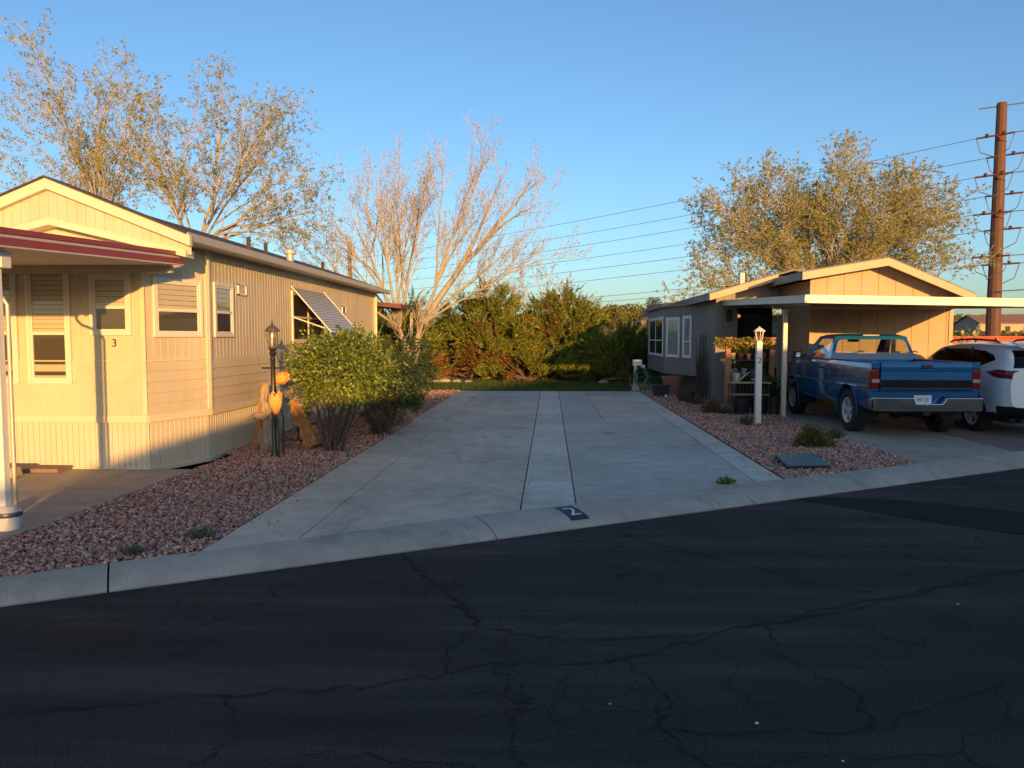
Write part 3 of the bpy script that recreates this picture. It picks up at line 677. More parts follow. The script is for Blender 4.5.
m = MB(); m.add([(5.65, 17.24, 2.92), (5.98, 17.24, 2.98), (5.98, 20, 2.98), (5.65, 20, 2.92)], [(0,1,2,3)]); m.add([(4.04, 19.33, 2.66), (4.3, 19.33, 2.74), (4.3, 32, 2.74), (4.04, 32, 2.66)], [(0,1,2,3)]); m.split('soffit', TAU, Q)
fw2 = MB()
for a in (0, 3.13): fw.box(fw2, a, .0, 0, a + .09, .022, 2.55)
fw2.split('corner_board', TAUT, Q)
# porch: dark doorway with an arched grille screen door, wall lantern
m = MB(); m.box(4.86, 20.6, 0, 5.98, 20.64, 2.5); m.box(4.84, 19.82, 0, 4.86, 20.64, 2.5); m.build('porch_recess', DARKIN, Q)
DKW = pm('dark_bronze', (.035, .03, .028), .4, .2, 5, metal=.4)
m = MB(); fd = Fr((4.95, 20.55), (1, 0))
for b in ((0, .08, 0, 2.3), (.82, .9, 0, 2.3), (.08, .82, 0, .12), (.08, .82, 2.22, 2.3), (.08, .82, 1.05, 1.12)): fd.box(m, b[0], 0, b[2], b[1], .04, b[3])
for i in range(5): m.tube([fd(.16 + i*.145, .02, 1.12), fd(.16 + i*.145, .02, 2.22)], .008, 6)
m.tube([fd(.45 + .33*math.cos(a), .02, 1.65 + .48*math.sin(a)) for a in [math.pi * k / 14 for k in range(15)]], .014, 6); dr = m.build('screen_door', DKW, Q)
m = MB(); fd.box(m, .76, .04, 1.0, .80, .07, 1.14); m.build('handle', pm('brass', (.5, .35, .12), .35, metal=.9), dr)
m = MB(); m.lathe([(.03, .30), (.07, .26), (.085, .22), (.075, .21), (.06, .02), (.04, 0), (.02, -.02)], (4.60, 19.70, 2.12), 8); m.box(4.57, 19.76, 2.15, 4.63, 19.80, 2.35); m.build('wall_lantern', DKW, Q)
for (x, y, z, k) in ((5.35, 21.5, .32, 0), (5.42, 21.5, .30, 0)): m = MB(); zz = g1z(x); m.tube([(x, y, zz - .05), (x, y, zz + z)], .035, 8); m.build('vent_pipe', pm('white_pipe', (.7, .7, .68), .4), r1)
m = MB(); zz = g2z(6.45); m.box(6.3, 20.0, zz, 6.62, 20.4, zz + .14); m.build('roof_vent', pm('tan_vent', (.45, .36, .27), .6), bpy.data.objects['roof.001'] if 'roof.001' in bpy.data.objects else Q)

# carport over the parked cars
CW = pm('carport_cream', (.72, .66, .54), .4, .06, 3, dirt=.12); CU = pm('carport_underside', (.42, .40, .36), .5, .06, 3)
K = thing('carport', 'flat cream metal carport over the blue pickup and the white car', 'carport', (6.8, 15.5, 0))
def cz(x, y): return 2.44 - (x - 4.49) * .020 + (y - 13.5) * .034
m = MB(); vs = []; prof = []; x = 4.52
m.add([(p[0], p[1], cz(*p) - .06) for p in ((4.47, 17.66), (5.64, 17.66), (5.64, 19.7), (4.47, 19.7))], [(0,1,2,3)]); m.add([(p[0], p[1], cz(*p) - .03) for p in ((4.47, 17.66), (5.64, 17.66), (5.64, 19.7), (4.47, 19.7))], [(0,1,2,3)])
while x < 9.15: prof += [(x, 0), (x+.20, 0), (x+.215, .03), (x+.235, .03), (x+.25, 0)]; x += .25
for y in (13.53, 17.66): vs += [(p[0], y, cz(p[0], y) - .10 + p[1]) for p in prof]
k = len(prof); m.add(vs, [(i, i+1, k+i+1, k+i) for i in range(k-1)]); m.add([(p[0], p[1], cz(*p) - .03) for p in ((4.5, 13.5), (9.2, 13.5), (9.2, 17.66), (4.5, 17.66))], [(0,1,2,3)])
m.build('roof_panel', CU, K)
m = MB()
def fas(m, p, q, nx_, ny_, mi=0):
    for (h0, h1, o) in ((-.14, -.105, .02), (-.105, -.06, .008), (-.06, -.02, .016), (-.02, .0, .028)):
        vs = []
        for (x, y) in (p, q):
            for dx, dz in ((0, h0), (o, h0), (o, h1), (0, h1)): vs.append((x + nx_*dx, y + ny_*dx, cz(x, y) + dz))
        m.add(vs, [(0,1,5,4),(1,2,6,5),(2,3,7,6),(3,0,4,7),(3,2,1,0),(4,5,6,7)], mi)
fas(m, (4.47, 13.5), (9.22, 13.5), 0, -1); fas(m, (4.5, 13.48), (4.47, 19.75), -1, 0); fas(m, (9.2, 13.48), (9.2, 17.66), 1, 0)
m.build('fascia', CW, K, recalc=True)
m = MB(); m.box(4.7, 16.12, cz(4.7, 16.2) - .235, 9.15, 16.28, cz(9.15, 16.2) - .105); m.build('beam', CU, K)
for x, yp in ((4.97, 16.2), (9.08, 13.9)):
    m = MB(); m.box(x - .045, yp - .045, -.02, x + .045, yp + .045, cz(x, yp) - (.24 if yp > 16 else .12)); p_ = m.build('post', CW, K, bevel=.008)
    m = MB(); m.box(x - .08, yp - .08, cz(x, yp) - .255, x + .08, yp + .08, cz(x, yp) - .236); m.build('bracket', CW, p_)

# unseen low house across the street, outline shaped for the shade over the road
S = thing('house', 'long low beige house across the street, unseen behind the viewer and shaped for its shade', 'house', (12, -12, 0))
prof = [(1.75, 2.62), (3, 2.84), (6, 3.25), (11, 3.98), (13, 4.18), (17, 3.88), (21, 3.1), (24, 2.5)]
m = MB(); m.prism([(1.9, -.15)] + [(x + (.15 if i == 0 else 0), z - .1) for i, (x, z) in enumerate(prof)] + [(23.8, -.15)], 'y', -15, -9.4); m.build('wall', SID, S, recalc=True)
m = MB(); rofz(m, prof, -15.3, -9.0, .12); m.build('roof', ROOF, S, recalc=True)
m = MB(); rofz(m, [(.62, 1.80), (.95, 2.0), (1.45, 2.36), (1.95, 2.64)], -9.8, -9.1, .1); m.prism([(.7, -.15), (1.88, -.15), (1.88, 2.5), (1.45, 2.24), (.95, 1.88), (.7, 1.74)], 'y', -9.7, -9.3); m.build('shade_lean_to', SID, S, recalc=True)  # low wing added to the unseen house, shaped for the left shade edge
for x in (4, 8, 17, 21):
    m = MB(); m.box(x, -9.42, .95, x + 1.3, -9.36, 2.05); w_ = m.build('window', WFR, S); m = MB(); m.box(x + .07, -9.37, 1.02, x + 1.23, -9.352, 1.98); m.build('pane', pm('dark_pane', (.05, .06, .07), .08), w_)
m = MB(); m.box(12.4, -9.42, -.05, 13.4, -9.35, 2.05); m.build('door', TAU_SHADE, S)

# ------------------------------------------------------------------ vehicles
def resamp(pts, step):
    out = []
    for i in range(len(pts) - 1):
        a, b = np.array(pts[i], float), np.array(pts[i+1], float); n = max(1, int(np.linalg.norm(b - a) / step))
        out += [a + (b - a) * k / n for k in range(n)]
    out.append(np.array(pts[-1], float)); return out
def smoothpoly(pts, it=2):
    P = [np.array(p, float) for p in pts]
    for _ in range(it):
        Q_ = [P[0]]
        for i in range(len(P) - 1): Q_ += [P[i]*.75 + P[i+1]*.25, P[i]*.25 + P[i+1]*.75]
        Q_.append(P[-1]); P = Q_
    return P
def ring_panel(m, c, s0, s1, t0, t1, r=.12, mi=0, n=6, glass=None, gi=0, push=0):
    """c: bilinear corners bl, br, tr, tl. A frame with a rounded opening; glass goes to another MB"""
    c = [Vector(p) for p in c]
    B = lambda s, t: (c[0]*(1-s) + c[1]*s)*(1-t) + (c[3]*(1-s) + c[2]*s)*t
    cx, cy = (s0+s1)/2, (t0+t1)/2; hx, hy = (s1-s0)/2, (t1-t0)/2
    W_ = ((c[1]-c[0]).length + (c[2]-c[3]).length)/2; H_ = ((c[3]-c[0]).length + (c[2]-c[1]).length)/2
    rx, ry = r / W_, r / H_
    inn = []; 
    for q, (sx, sy) in enumerate(((1, -1), (1, 1), (-1, 1), (-1, -1))):
        for k in range(n + 1):
            a = math.pi / 2 * (k / n) + (q - 1) * math.pi / 2
            inn.append((cx + sx*(hx-rx) + rx*math.cos(a), cy + sy*(hy-ry) + ry*math.sin(a), sx, sy))
    out = []
    for (s, t, sx, sy) in inn:
        ds, dt = s - cx, t - cy; k1 = ((1 - cx) if ds > 0 else cx) / max(abs(ds), 1e-6); k2 = ((1 - cy) if dt > 0 else cy) / max(abs(dt), 1e-6); kk = min(k1, k2)
        out.append((cx + ds*kk, cy + dt*kk))
    # snap the nearest outer point of each corner to the true corner
    for (a, b) in ((1, 0), (1, 1), (0, 1), (0, 0)):
        i = min(range(len(out)), key=lambda j: (out[j][0]-a)**2 + (out[j][1]-b)**2); out[i] = (a, b)
    N_ = len(inn); m.add([B(*o) for o in out] + [B(i[0], i[1]) for i in inn], [(k, (k+1) % N_, N_ + (k+1) % N_, N_ + k) for k in range(N_)], mi)
    if glass is not None:
        nn = (c[1]-c[0]).cross(c[3]-c[0]).normalized()
        glass.add([B(i[0], i[1]) - nn * push for i in inn], [tuple(range(N_))], gi)
def make_wheel(name, r, w, rr, tyre, rimm, dark, side, parent, pos, spokes=5, smat=None):
    """axis along x; side = -1 when the outer face looks to -x"""
    e = bpy.data.objects.new(name, None); COL.objects.link(e); e.parent = parent; e.location = pos; e.empty_display_size = .1
    m = MB(); P = [(rr - .01, -w*.40), (rr + .01, -w*.47), (r*.86, -w*.5), (r*.95, -w*.46), (r*.99, -w*.40), (r, -w*.3), (r, w*.3), (r*.99, w*.40), (r*.95, w*.46), (r*.86, w*.5), (rr + .01, w*.47), (rr - .01, w*.40)]
    n = 72; vs = []
    for i, (rad, x) in enumerate(P):
        for k in range(n):
            a = 2*math.pi*k/n; rd = rad
            if 3 < i < 8: rd = rad - (.009 if (k + (i % 2)) % 3 == 0 else 0)
            vs.append((x, rd*math.cos(a), rd*math.sin(a)))
    m.add(vs, [(i*n+k, i*n+(k+1) % n, (i+1)*n+(k+1) % n, (i+1)*n+k) for i in range(len(P)-1) for k in range(n)])
    m.build('tyre', tyre, e, smooth=True, world=False, angle=50)
    m = MB(); s = side
    def lat(P, mi=0, n=40):
        vs = [(x, rad*math.cos(2*math.pi*k/n), rad*math.sin(2*math.pi*k/n)) for rad, x in P for k in range(n)]
        m.add(vs, [(i*n+k, i*n+(k+1) % n, (i+1)*n+(k+1) % n, (i+1)*n+k) for i in range(len(P)-1) for k in range(n)], mi)
    X = lambda v: s * v
    lat([(rr - .005, X(w*.05)), (rr, X(w*.46)), (rr + .008, X(w*.485)), (rr - .012, X(w*.475)), (rr - .03, X(w*.40)), (rr - .035, X(0))])
    lat([(.0001, X(w*.40)), (rr*.20, X(w*.40)), (rr*.27, X(w*.36)), (rr*.30, X(w*.28))])
    for k in range(spokes):
        a = 2*math.pi*(k + .25)/spokes; a1 = math.pi/spokes * .62; a2 = math.pi/spokes * .42
        q = []
        for (rad, hw, x) in ((rr*.22, a1*1.3, w*.38), (rr*.6, a1*.75, w*.37), (rr - .02, a2*1.1, w*.44)):
            for sg_ in (-1, 1):
                for dx in (0, .03): q.append((X(x - dx), rad*math.cos(a + sg_*hw), rad*math.sin(a + sg_*hw)))
        m.add(q, [(0,2,6,4),(4,6,10,8),(0,4,5,1),(4,8,9,5),(2,3,7,6),(6,7,11,10),(1,5,7,3),(5,9,11,7)])
    for k in range(5):
        a = 2*math.pi*k/5; m.tube([(X(w*.36), rr*.17*math.cos(a), rr*.17*math.sin(a)), (X(w*.415), rr*.17*math.cos(a), rr*.17*math.sin(a))], .011, 6)
    m.build('rim', rimm, e, smooth=True, world=False, recalc=True, angle=35)
    m = MB(); vs = [(X(w*.18), rad*math.cos(2*math.pi*k/24), rad*math.sin(2*math.pi*k/24)) for rad in (.0001, rr*.97) for k in range(24)]; m.add(vs, [(k, (k+1) % 24, 24+(k+1) % 24, 24+k) for k in range(24)]); m.build('brake_disc', dark, e, world=False)
    return e
TYRE = pm('tyre_rubber', (.018, .018, .018), .8, .3, 12, .3, 60); ALLOY = pm('alloy', (.62, .62, .62), .35, .08, 6, metal=.35); DBLK = pm('underbody_black', (.012, .012, .013), .8, .3, 6)
def carpaint(name, c, metal, rough=.28, flake=.0, coat=1):
    t = NT(name); n = t.noise(2.2, 5, .6); t.l(t.ramp(n, [(.3, g3(c, .97)), (.7, g3(c, 1.03))]), t.b.inputs['Base Color']); t.b.inputs['Metallic'].default_value = metal
    t.l(t.ramp(t.noise(5, 5, .7), [(.35, (rough*.95,)*3), (.75, (rough*1.08,)*3)]), t.b.inputs['Roughness']); t.b.inputs['Coat Weight'].default_value = coat; t.b.inputs['Coat Roughness'].default_value = .05; return t.m
BLUE = carpaint('metallic_blue', (.004, .115, .31), .38, .24); BLKP = pm('black_plastic', (.012, .012, .013), .6, .2, 8); CHR = pm('chrome', (.62, .62, .63), .14, .05, 5, metal=1.0)
CARG = glassmat('car_glass', (.80, .84, .82), .5); CARD = glassmat('dark_car_glass', (.03, .035, .035), .08); REDL = pm('red_lens', (.20, .008, .008), .12, .1, 8, coat=1); CLRL = pm('reverse_lens', (.38, .30, .28), .15, .1, 8, coat=1)
SEAT = pm('grey_seat_cloth', (.07, .07, .075), .9, .2, 10)
def grid_loft(secs, ys):
    """secs(y) -> list of (x,z) half profile from bottom centre round the side to top centre. returns V[ny][ns]"""
    return [[(p[0], y, p[1]) for p in secs(y)] for y in ys]
def emit(m, G_, keep=lambda c, nrm: True, mirror=True, mi=0):
    for sx in ((1, -1) if mirror else (1,)):
        ny, ns = len(G_), len(G_[0]); vs = [(sx*p[0], p[1], p[2]) for row in G_ for p in row]; fs = []
        for j in range(ny-1):
            for i in range(ns-1):
                a, b, c, d = j*ns+i, j*ns+i+1, (j+1)*ns+i+1, (j+1)*ns+i
                ce = tuple((vs[a][k]+vs[b][k]+vs[c][k]+vs[d][k])/4 for k in range(3))
                if keep((abs(ce[0]), ce[1], ce[2]), None): fs.append((a, d, c, b) if sx > 0 else (a, b, c, d))
        m.add(vs, fs, mi)
def arch(m, yc, zc, r, x0, x1, th=.03, n=28, a0=-.12, flare=.012, mi=0):
    for sx in (1, -1):
        vs = []
        for k in range(n + 1):
            a = a0 + (math.pi - 2*a0) * k / n; c, s = math.cos(a), math.sin(a)
            for (rad, x) in ((r - .012, x0), (r - .012, x1), (r + th*.4, x1 + flare), (r + th, x1 - .004)): vs.append((sx*x, yc + rad*c, zc + rad*s))
        fs = [(4*k+j, 4*k+j+1, 4*k+j+5, 4*k+j+4) for k in range(n) for j in range(3)]
        m.add(vs, fs if sx < 0 else [f[::-1] for f in fs], mi)
def wheelwell(m, yc, zc, r, x0, x1, n=20):
    for sx in (1, -1):
        vs = []
        for k in range(n + 1):
            a = -.2 + (math.pi + .4) * k / n
            for x in (x0, x1): vs.append((sx*x, yc + r*math.cos(a), zc + r*math.sin(a)))
        m.add(vs, [(2*k, 2*k+1, 2*k+3, 2*k+2) for k in range(n)]); m.add([vs[2*k] for k in range(n+1)], [tuple(range(n+1))])

# --- pickup (y forward, origin on the ground under the rear axle) ---
T = thing('pickup_truck', 'blue regular cab pickup truck with chrome rear bumper parked under the carport', 'pickup truck')
WBT = 3.08; RW = .385; YR, YC0, YC1, YH, YF = -1.0, .985, 1.01, 2.62, 3.62
side = [(.70, .44), (.86, .45), (.905, .50), (.93, .60), (.945, .76), (.953, .845), (.94, .865), (.938, .90), (.945, 1.02), (.94, 1.14), (.925, 1.215), (.90, 1.262)]
bedp = smoothpoly(side, 1) + [np.array(p) for p in ((.86, 1.285), (.80, 1.287), (.765, 1.27), (.76, .82), (0, .82))]
bedp = resamp([tuple(p) for p in bedp], .03)
def bsec(y):
    k = 0 if y > -.8 else (-.8 - y) / .2; return [(p[0] - .012*k*k if p[0] > .8 else p[0], p[1]) for p in bedp]
ysb = [YR + (YC0 - YR) * i / 80 for i in range(81)]
inarch = lambda c: c[0] > .62 and ((c[1]**2 + (c[2]-RW)**2 < .475**2) or ((c[1]-WBT)**2 + (c[2]-RW)**2 < .475**2)) and not (c[0] < .79 and c[2] > .5)
m = MB(); emit(m, grid_loft(bsec, ysb), lambda c, n: not inarch(c))
m.box(-.76, YC0 - .03, .80, .76, YC0, 1.27); arch(m, 0, RW, .475, .80, .945, .014, flare=.003)
m.build('bed', BLUE, T, smooth=True, world=False, angle=30)
cabp = smoothpoly(side, 1) + [np.array(p) for p in ((.865, 1.275), (.84, 1.26), (.82, 1.2), (.80, .62), (0, .60))]
cabp = resamp([tuple(p) for p in cabp], .03)
hoodp = smoothpoly(side, 1) + [np.array(p) for p in ((.86, 1.285), (.72, 1.27), (.60, 1.30), (.56, 1.335), (.3, 1.36), (0, 1.365))]
hoodp = resamp([tuple(p) for p in hoodp], .04)
def hsec(y):
    k = max(0, (y - 3.2) / .42); return [(p[0] * (1 - .10*k*k), p[1] - (.10*k*k if p[1] > 1.0 else 0)) for p in hoodp]
m = MB(); emit(m, grid_loft(lambda y: [tuple(p) for p in cabp], [YC1 + (YH - YC1) * i / 66 for i in range(67)]), lambda c, n: not inarch(c))
emit(m, grid_loft(hsec, [YH + (YF - YH) * i / 40 for i in range(41)]), lambda c, n: not inarch(c))
m.box(-.82, YH - .02, .6, .82, YH + .02, 1.30); m.box(-.80, YF - .06, .6, .80, YF, 1.20); m.box(-.9, YC1, .5, .9, YC1 + .03, 1.262); arch(m, WBT, RW, .475, .80, .945, .014, flare=.003)
# greenhouse
zb, zt = 1.262, 1.715
bl, br, tr, tl = (-.865, 1.03, zb), (.865, 1.03, zb), (.715, 1.16, zt), (-.715, 1.16, zt)
gl_ = MB(); ring_panel(m, (bl, br, tr, tl), .045, .955, .08, .86, .09, glass=gl_, push=.01)
gl_.build('rear_window', CARG, T, world=False)
FBL, FTL = (-.855, 2.66, zb), (-.70, 2.02, zt); FBR, FTR = (.855, 2.66, zb), (.70, 2.02, zt)
gl_ = MB(); ring_panel(m, (FBL, bl, tl, FTL), .28, .90, .10, .88, .05, glass=gl_, push=.01); gl_.build('side_window', CARG, T, world=False)
gl_ = MB(); ring_panel(m, (br, FBR, FTR, tr), .10, .72, .10, .88, .05, glass=gl_, push=.01); gl_.build('side_window', CARG, T, world=False)
gl_ = MB(); ring_panel(m, (FBR, FBL, FTL, FTR), .06, .94, .08, .92, .06, glass=gl_, push=.01); gl_.build('windshield', CARG, T, world=False)
N = 14; vs = []
for j in range(N + 1):
    for i in range(N + 1):
        s, t_ = i / N, j / N; x = (-.716 + 1.432*s); y = 1.158 + (2.022 - 1.158) * t_
        e = min(1, (min(s, 1-s)*N/2.2)) ; f_ = min(1, (min(t_, 1-t_)*N/2.2)); z = zt - .002 + .035 * math.sqrt(max(0, 1-(1-e)**2)) * math.sqrt(max(0, 1-(1-f_)**2)) + .02 * (1 - (2*s-1)**2)*f_*e
        vs.append((x, y, z))
m.add(vs, [(j*(N+1)+i, j*(N+1)+i+1, (j+1)*(N+1)+i+1, (j+1)*(N+1)+i) for j in range(N) for i in range(N)])
cab = m.build('cab', BLUE, T, smooth=True, world=False, angle=28)
m = MB(); m.box(-.52, 1.13, 1.735, -.12 + .3, 1.175, 1.762)
m = MB(); m.box(-.17, 1.145, 1.722, .17, 1.165, 1.748); m.build('third_brake_light', CLRL, T, world=False, bevel=.006)
# tailgate
tg = [( -1.045, .80), (-1.052, .90), (-1.05, 1.12), (-1.058, 1.135), (-1.060, 1.20), (-1.058, 1.250), (-1.045, 1.278), (-1.03, 1.287), (-1.0, 1.287), (-.985, 1.27), (-.985, .80)]
m = MB(); m.prism(tg, 'x', -.785, .785); tgt = m.build('tailgate', BLUE, T, world=False, bevel=.008, recalc=True)
m = MB(); m.box(-.10, -1.072, 1.175, .10, -1.06, 1.235); m.build('handle', BLKP, tgt, world=False, bevel=.015)
m = MB(); m.box(-.78, -1.064, .83, .78, -1.048, .985); m.build('dark_panel', pm('dark_band', (.008, .010, .014), .6, .1, 5, spec=.15), tgt, world=False, bevel=.004)
m = MB(); m.box(-.78, -1.067, .845, .78, -1.062, .853); m.build('stripe', pm('dull_red_stripe', (.22, .06, .05), .5), tgt, world=False)
m = MB(); m.box(-.93, -1.0, .70, .93, -.96, .80); m.box(-.9, -.99, .50, .9, -.95, .80); m.build('rear_valance', BLUE, T, world=False, bevel=.01)
for s in (-1, 1):
    m = MB(); m.box(s*.79, -1.04, 1.172, s*.93, -.98, 1.284); m.box(s*.79, -1.03, .80, s*.94, -.98, .83); m.split('bed_corner', BLUE, T, world=False, bevel=.02)
    m = MB(); m.box(s*.80, -1.035, .83, s*.945, -.90, 1.16); l_ = m.build('taillight', REDL, T, world=False, bevel=.018)
    m = MB(); m.box(s*.80, -1.041, .94, s*.935, -1.03, 1.0); m.build('reverse_lens', CLRL, l_, world=False, bevel=.004)
    m = MB(); m.box(s*.785, -1.018, .82, s*.95, -.89, .83); m.box(s*.785, -1.018, 1.16, s*.95, -.89, 1.17); m.split('bezel', BLKP, l_, world=False)
# bumper with a dip for the plate
top = [(-.93, .70), (-.24, .70), (-.20, .60), (.24, .60), (.32, .70), (.93, .70)]; bot = [(.93, .50), (.90, .475), (-.90, .475), (-.93, .50)]
m = MB(); m.prism(top + bot, 'y', -1.155, -1.05); m.box(-.93, -1.12, .50, -.87, -.88, .68); m.box(.87, -1.12, .50, .93, -.88, .68)
bp = m.build('rear_bumper', CHR, T, world=False, bevel=.014, recalc=True)
m = MB(); m.box(-.92, -1.145, .705, -.26, -1.03, .712); m.box(.33, -1.145, .705, .92, -1.03, .712); m.split('step_pad', BLKP, bp, world=False)
m = MB(); m.box(-.215, -1.075, .585, .09, -1.06, .735); pl = m.build('licence_plate', pm('plate_white', (.60, .62, .62), .4, .05, 5), T, world=False, bevel=.004)
tv, tf = text_mb('B97 7J1', .085, .003); m = MB(); m.add([(-.0625 + v.x*.80, -1.077 - v.z, .655 + v.y) for v in tv], tf); m.build('plate_number', pm('plate_blue', (.05, .08, .12), .5), pl, world=False)
# doors seams, handles, mirrors, trims
for s in (-1, 1):
    m = MB()
    for y in (1.13, 2.50): m.obox((s*.9455, y, .50), (s*.9455, y, .84), .008, .006); m.obox((s*.944, y, .84), (s*.9475, y, 1.02), .008, .006); m.obox((s*.9465, y, 1.02), (s*.92, y, 1.24), .008, .006)
    d_ = m.split('door_seam', BLKP, T, world=False)
    m = MB()
    if s < 0:
        for q in ((.52, .96, .74, .965), (.52, 1.12, .74, 1.125)): m.box(s*.938, q[0], q[1], s*.9475, q[2], q[3])
        for q in (.52, .735): m.box(s*.938, q, .96, s*.9475, q + .005, 1.125)
        m.split('fuel_door_seam', BLKP, T, world=False)
    m = MB(); m.box(s*.94, 1.2, 1.085, s*.965, 1.36, 1.12); m.build('door_handle', BLKP, T, world=False, bevel=.008)
    m = MB(); m.box(s*.95, -.9, .845, s*.962, -.5, .868); m.box(s*.95, .5, .845, s*.962, 2.55, .868); m.split('side_moulding', pm('moulding', (.05, .12, .22), .35, metal=.3), T, world=False)
    m = MB(); m.box(s*.99, 2.30, 1.26, s*1.16, 2.38, 1.40); m.box(s*.86, 2.33, 1.30, s*1.0, 2.36, 1.33); mi_ = m.build('side_mirror', BLKP, T, world=False, bevel=.02)
    m = MB(); m.add([(s*1.03, 2.297, 1.285), (s*1.12, 2.297, 1.285), (s*1.12, 2.297, 1.375), (s*1.03, 2.297, 1.375)], [(0,1,2,3)]); m.build('mirror_glass', pm('mirror', (.8, .8, .8), .03, metal=1), mi_, world=False)
m = MB(); m.box(-.8, 1.30, .62, .8, 1.85, .98); m.box(-.8, 1.12, .9, .8, 1.30, 1.38); m.build('bench_seat', SEAT, T, world=False, bevel=.05)
m = MB(); m.tube([(-.38 + .18*math.cos(a), 2.18 + .03*math.sin(a), 1.22 + .17*math.sin(a)) for a in [2*math.pi*k/20 for k in range(21)]], .013, 6); m.box(-.8, 2.35, 1.0, .8, 2.6, 1.27); m.box(-.11, 2.02, 1.60, .13, 2.04, 1.66); m.build('dashboard', SEAT, T, world=False)
m = MB(); wheelwell(m, 0, RW, .50, .55, .93); wheelwell(m, WBT, RW, .50, .55, .93); m.box(-.6, -.95, .42, .6, 3.4, .60); m.box(-.75, -.95, .55, .75, 3.4, .62)
m.tube([(-.7, 0, RW), (.7, 0, RW)], .05, 8); m.lathe([(.02, -.14), (.12, -.08), (.14, 0), (.12, .08), (.02, .14)], (.0, 0, RW - .02), 12); m.tube([(-.45, -.9, .44), (-.45, .6, .40)], .035, 8); m.box(-.06, -1.1, .40, .06, -.9, .47)
m.build('underbody', DBLK, T, world=False)
m = MB(); m.box(-.7, YF - .02, .72, .7, YF + .02, 1.12); m.build('grille', CHR, T, world=False, bevel=.01); m = MB(); m.box(-.93, YF - .02, .48, .93, YF + .10, .70); m.build('front_bumper', CHR, T, world=False, bevel=.02)
for s in (-1, 1):
    m = MB(); m.box(s*.70, YF - .12, .82, s*.86, YF + .0, 1.05); m.build('headlight', CLRL, T, world=False, bevel=.02)
    for y in (0, WBT): make_wheel('wheel', RW, .255, .225, TYRE, ALLOY, DBLK, s, T, (s*.80, y, RW), 5)
T.location = (6.235, 13.80, 0); T.scale = (.94, 1, 1)

# --- white crossover ---
U = thing('white_car', 'white crossover car with dark rear window parked to the right of the blue pickup', 'car')
WHP = carpaint('white_paint_car', (.80, .81, .82), 0, .25)
L_ = 4.5; y0u = -.95; WBU = 2.66; RU = .355
def lerp_tab(tab, y):
    ys_ = [a[0] for a in tab]; return [float(np.interp(y, ys_, [a[k] for a in tab])) for k in range(1, len(tab[0]))]
# y, rocker z, belt z, roof z, half width body, half width belt, half width roof
TAB = [(-.95, .55, 1.08, 1.11, .76, .72, .57), (-.90, .44, 1.11, 1.18, .85, .81, .61), (-.78, .34, 1.12, 1.38, .895, .85, .66), (-.60, .28, 1.12, 1.50, .915, .875, .64), (-.40, .26, 1.11, 1.545, .92, .885, .62), (0, .25, 1.09, 1.575, .92, .885, .62),
       (.6, .25, 1.06, 1.59, .915, .885, .62), (1.2, .25, 1.04, 1.585, .915, .885, .62), (1.7, .25, 1.02, 1.54, .915, .88, .61), (2.1, .25, .975, 1.36, .915, .875, .62), (2.45, .26, .97, 1.10, .915, .865, .66), (2.6, .27, .96, 1.02, .91, .85, .66), (3.1, .30, .90, .95, .88, .80, .6), (3.4, .36, .80, .84, .80, .70, .5), (3.55, .42, .70, .72, .66, .55, .4)]
YD = np.arange(-1.3, 3.9, .01); gk = np.exp(-.5*(np.arange(-24, 25)/8.)**2); gk /= gk.sum(); COLS = []
for k in range(1, 7):
    q = np.interp(YD, [a[0] for a in TAB], [a[k] for a in TAB]); COLS.append(np.convolve(np.pad(q, 24, mode='edge'), gk, 'valid'))
def usec(y):
    zr, zb_, zt_, hb, hl, ht = [float(np.interp(y, YD, c_)) for c_ in COLS]; P = [(0, zr), (hb*.8, zr), (hb*.96, zr + .03), (hb*.985, zr + .18), (hb, zr + (zb_-zr)*.5), (hb*.997, zr + (zb_-zr)*.68), (hb*.975, zb_ - .10), (hl, zb_), (hl - .035, zb_ + (zt_-zb_)*.12), (hl*.45 + ht*.55, zb_ + (zt_-zb_)*.62), (ht + .05, zb_ + (zt_-zb_)*.86), (ht - .06, zt_ - .012), (ht*.5, zt_ + .012), (0, zt_ + .018)]
    P = smoothpoly(P, 2); 
    d = [0]
    for i in range(1, len(P)): d.append(d[-1] + float(np.linalg.norm(P[i] - P[i-1])))
    tt = np.linspace(0, d[-1], 200); X = np.interp(tt, d, [p[0] for p in P]); Z = np.interp(tt, d, [p[1] for p in P]); return list(zip(X, Z))
ysu = list(np.concatenate([np.linspace(-.95, -.6, 60), np.linspace(-.589, 3.55, 400)]))
GU = grid_loft(usec, ysu)
sidewin = [(-.46, 1.30), (-.32, 1.385), (0, 1.455), (.75, 1.49), (1.35, 1.48), (1.72, 1.39), (2.12, 1.14), (2.22, 1.08), (1.0, 1.105), (.3, 1.13), (-.12, 1.19)]
def inp(y, z, poly):
    ins = False; n = len(poly)
    for i in range(n):
        (x0, y0), (x1, y1) = poly[i], poly[(i+1) % n]
        if (y0 > z) != (y1 > z) and y < (x1-x0)*(z-y0)/(y1-y0) + x0: ins = not ins
    return ins
archu = lambda c: c[0] > .55 and ((c[1]**2 + (c[2]-RU)**2 < .41**2) or ((c[1]-WBU)**2 + (c[2]-RU)**2 < .41**2))
isside = lambda c: c[0] > .60 and inp(c[1], c[2], sidewin)
isrear = lambda c: c[1] < -.56 and 1.17 < c[2] < 1.47 and c[0] < .60 + (1.47 - c[2]) * .40
isfront = lambda c: c[1] > 1.62 and c[0] < .60 + .1*(1.6-c[2]) and 1.06 < c[2] < 1.55 and c[1] < 2.52
istail = lambda c: c[1] < -.34 and c[0] > .38 and abs(c[2] - (1.06 + .05*max(0, c[1] + .9))) < .070 * min(1, (-.34 - c[1]) / .3)
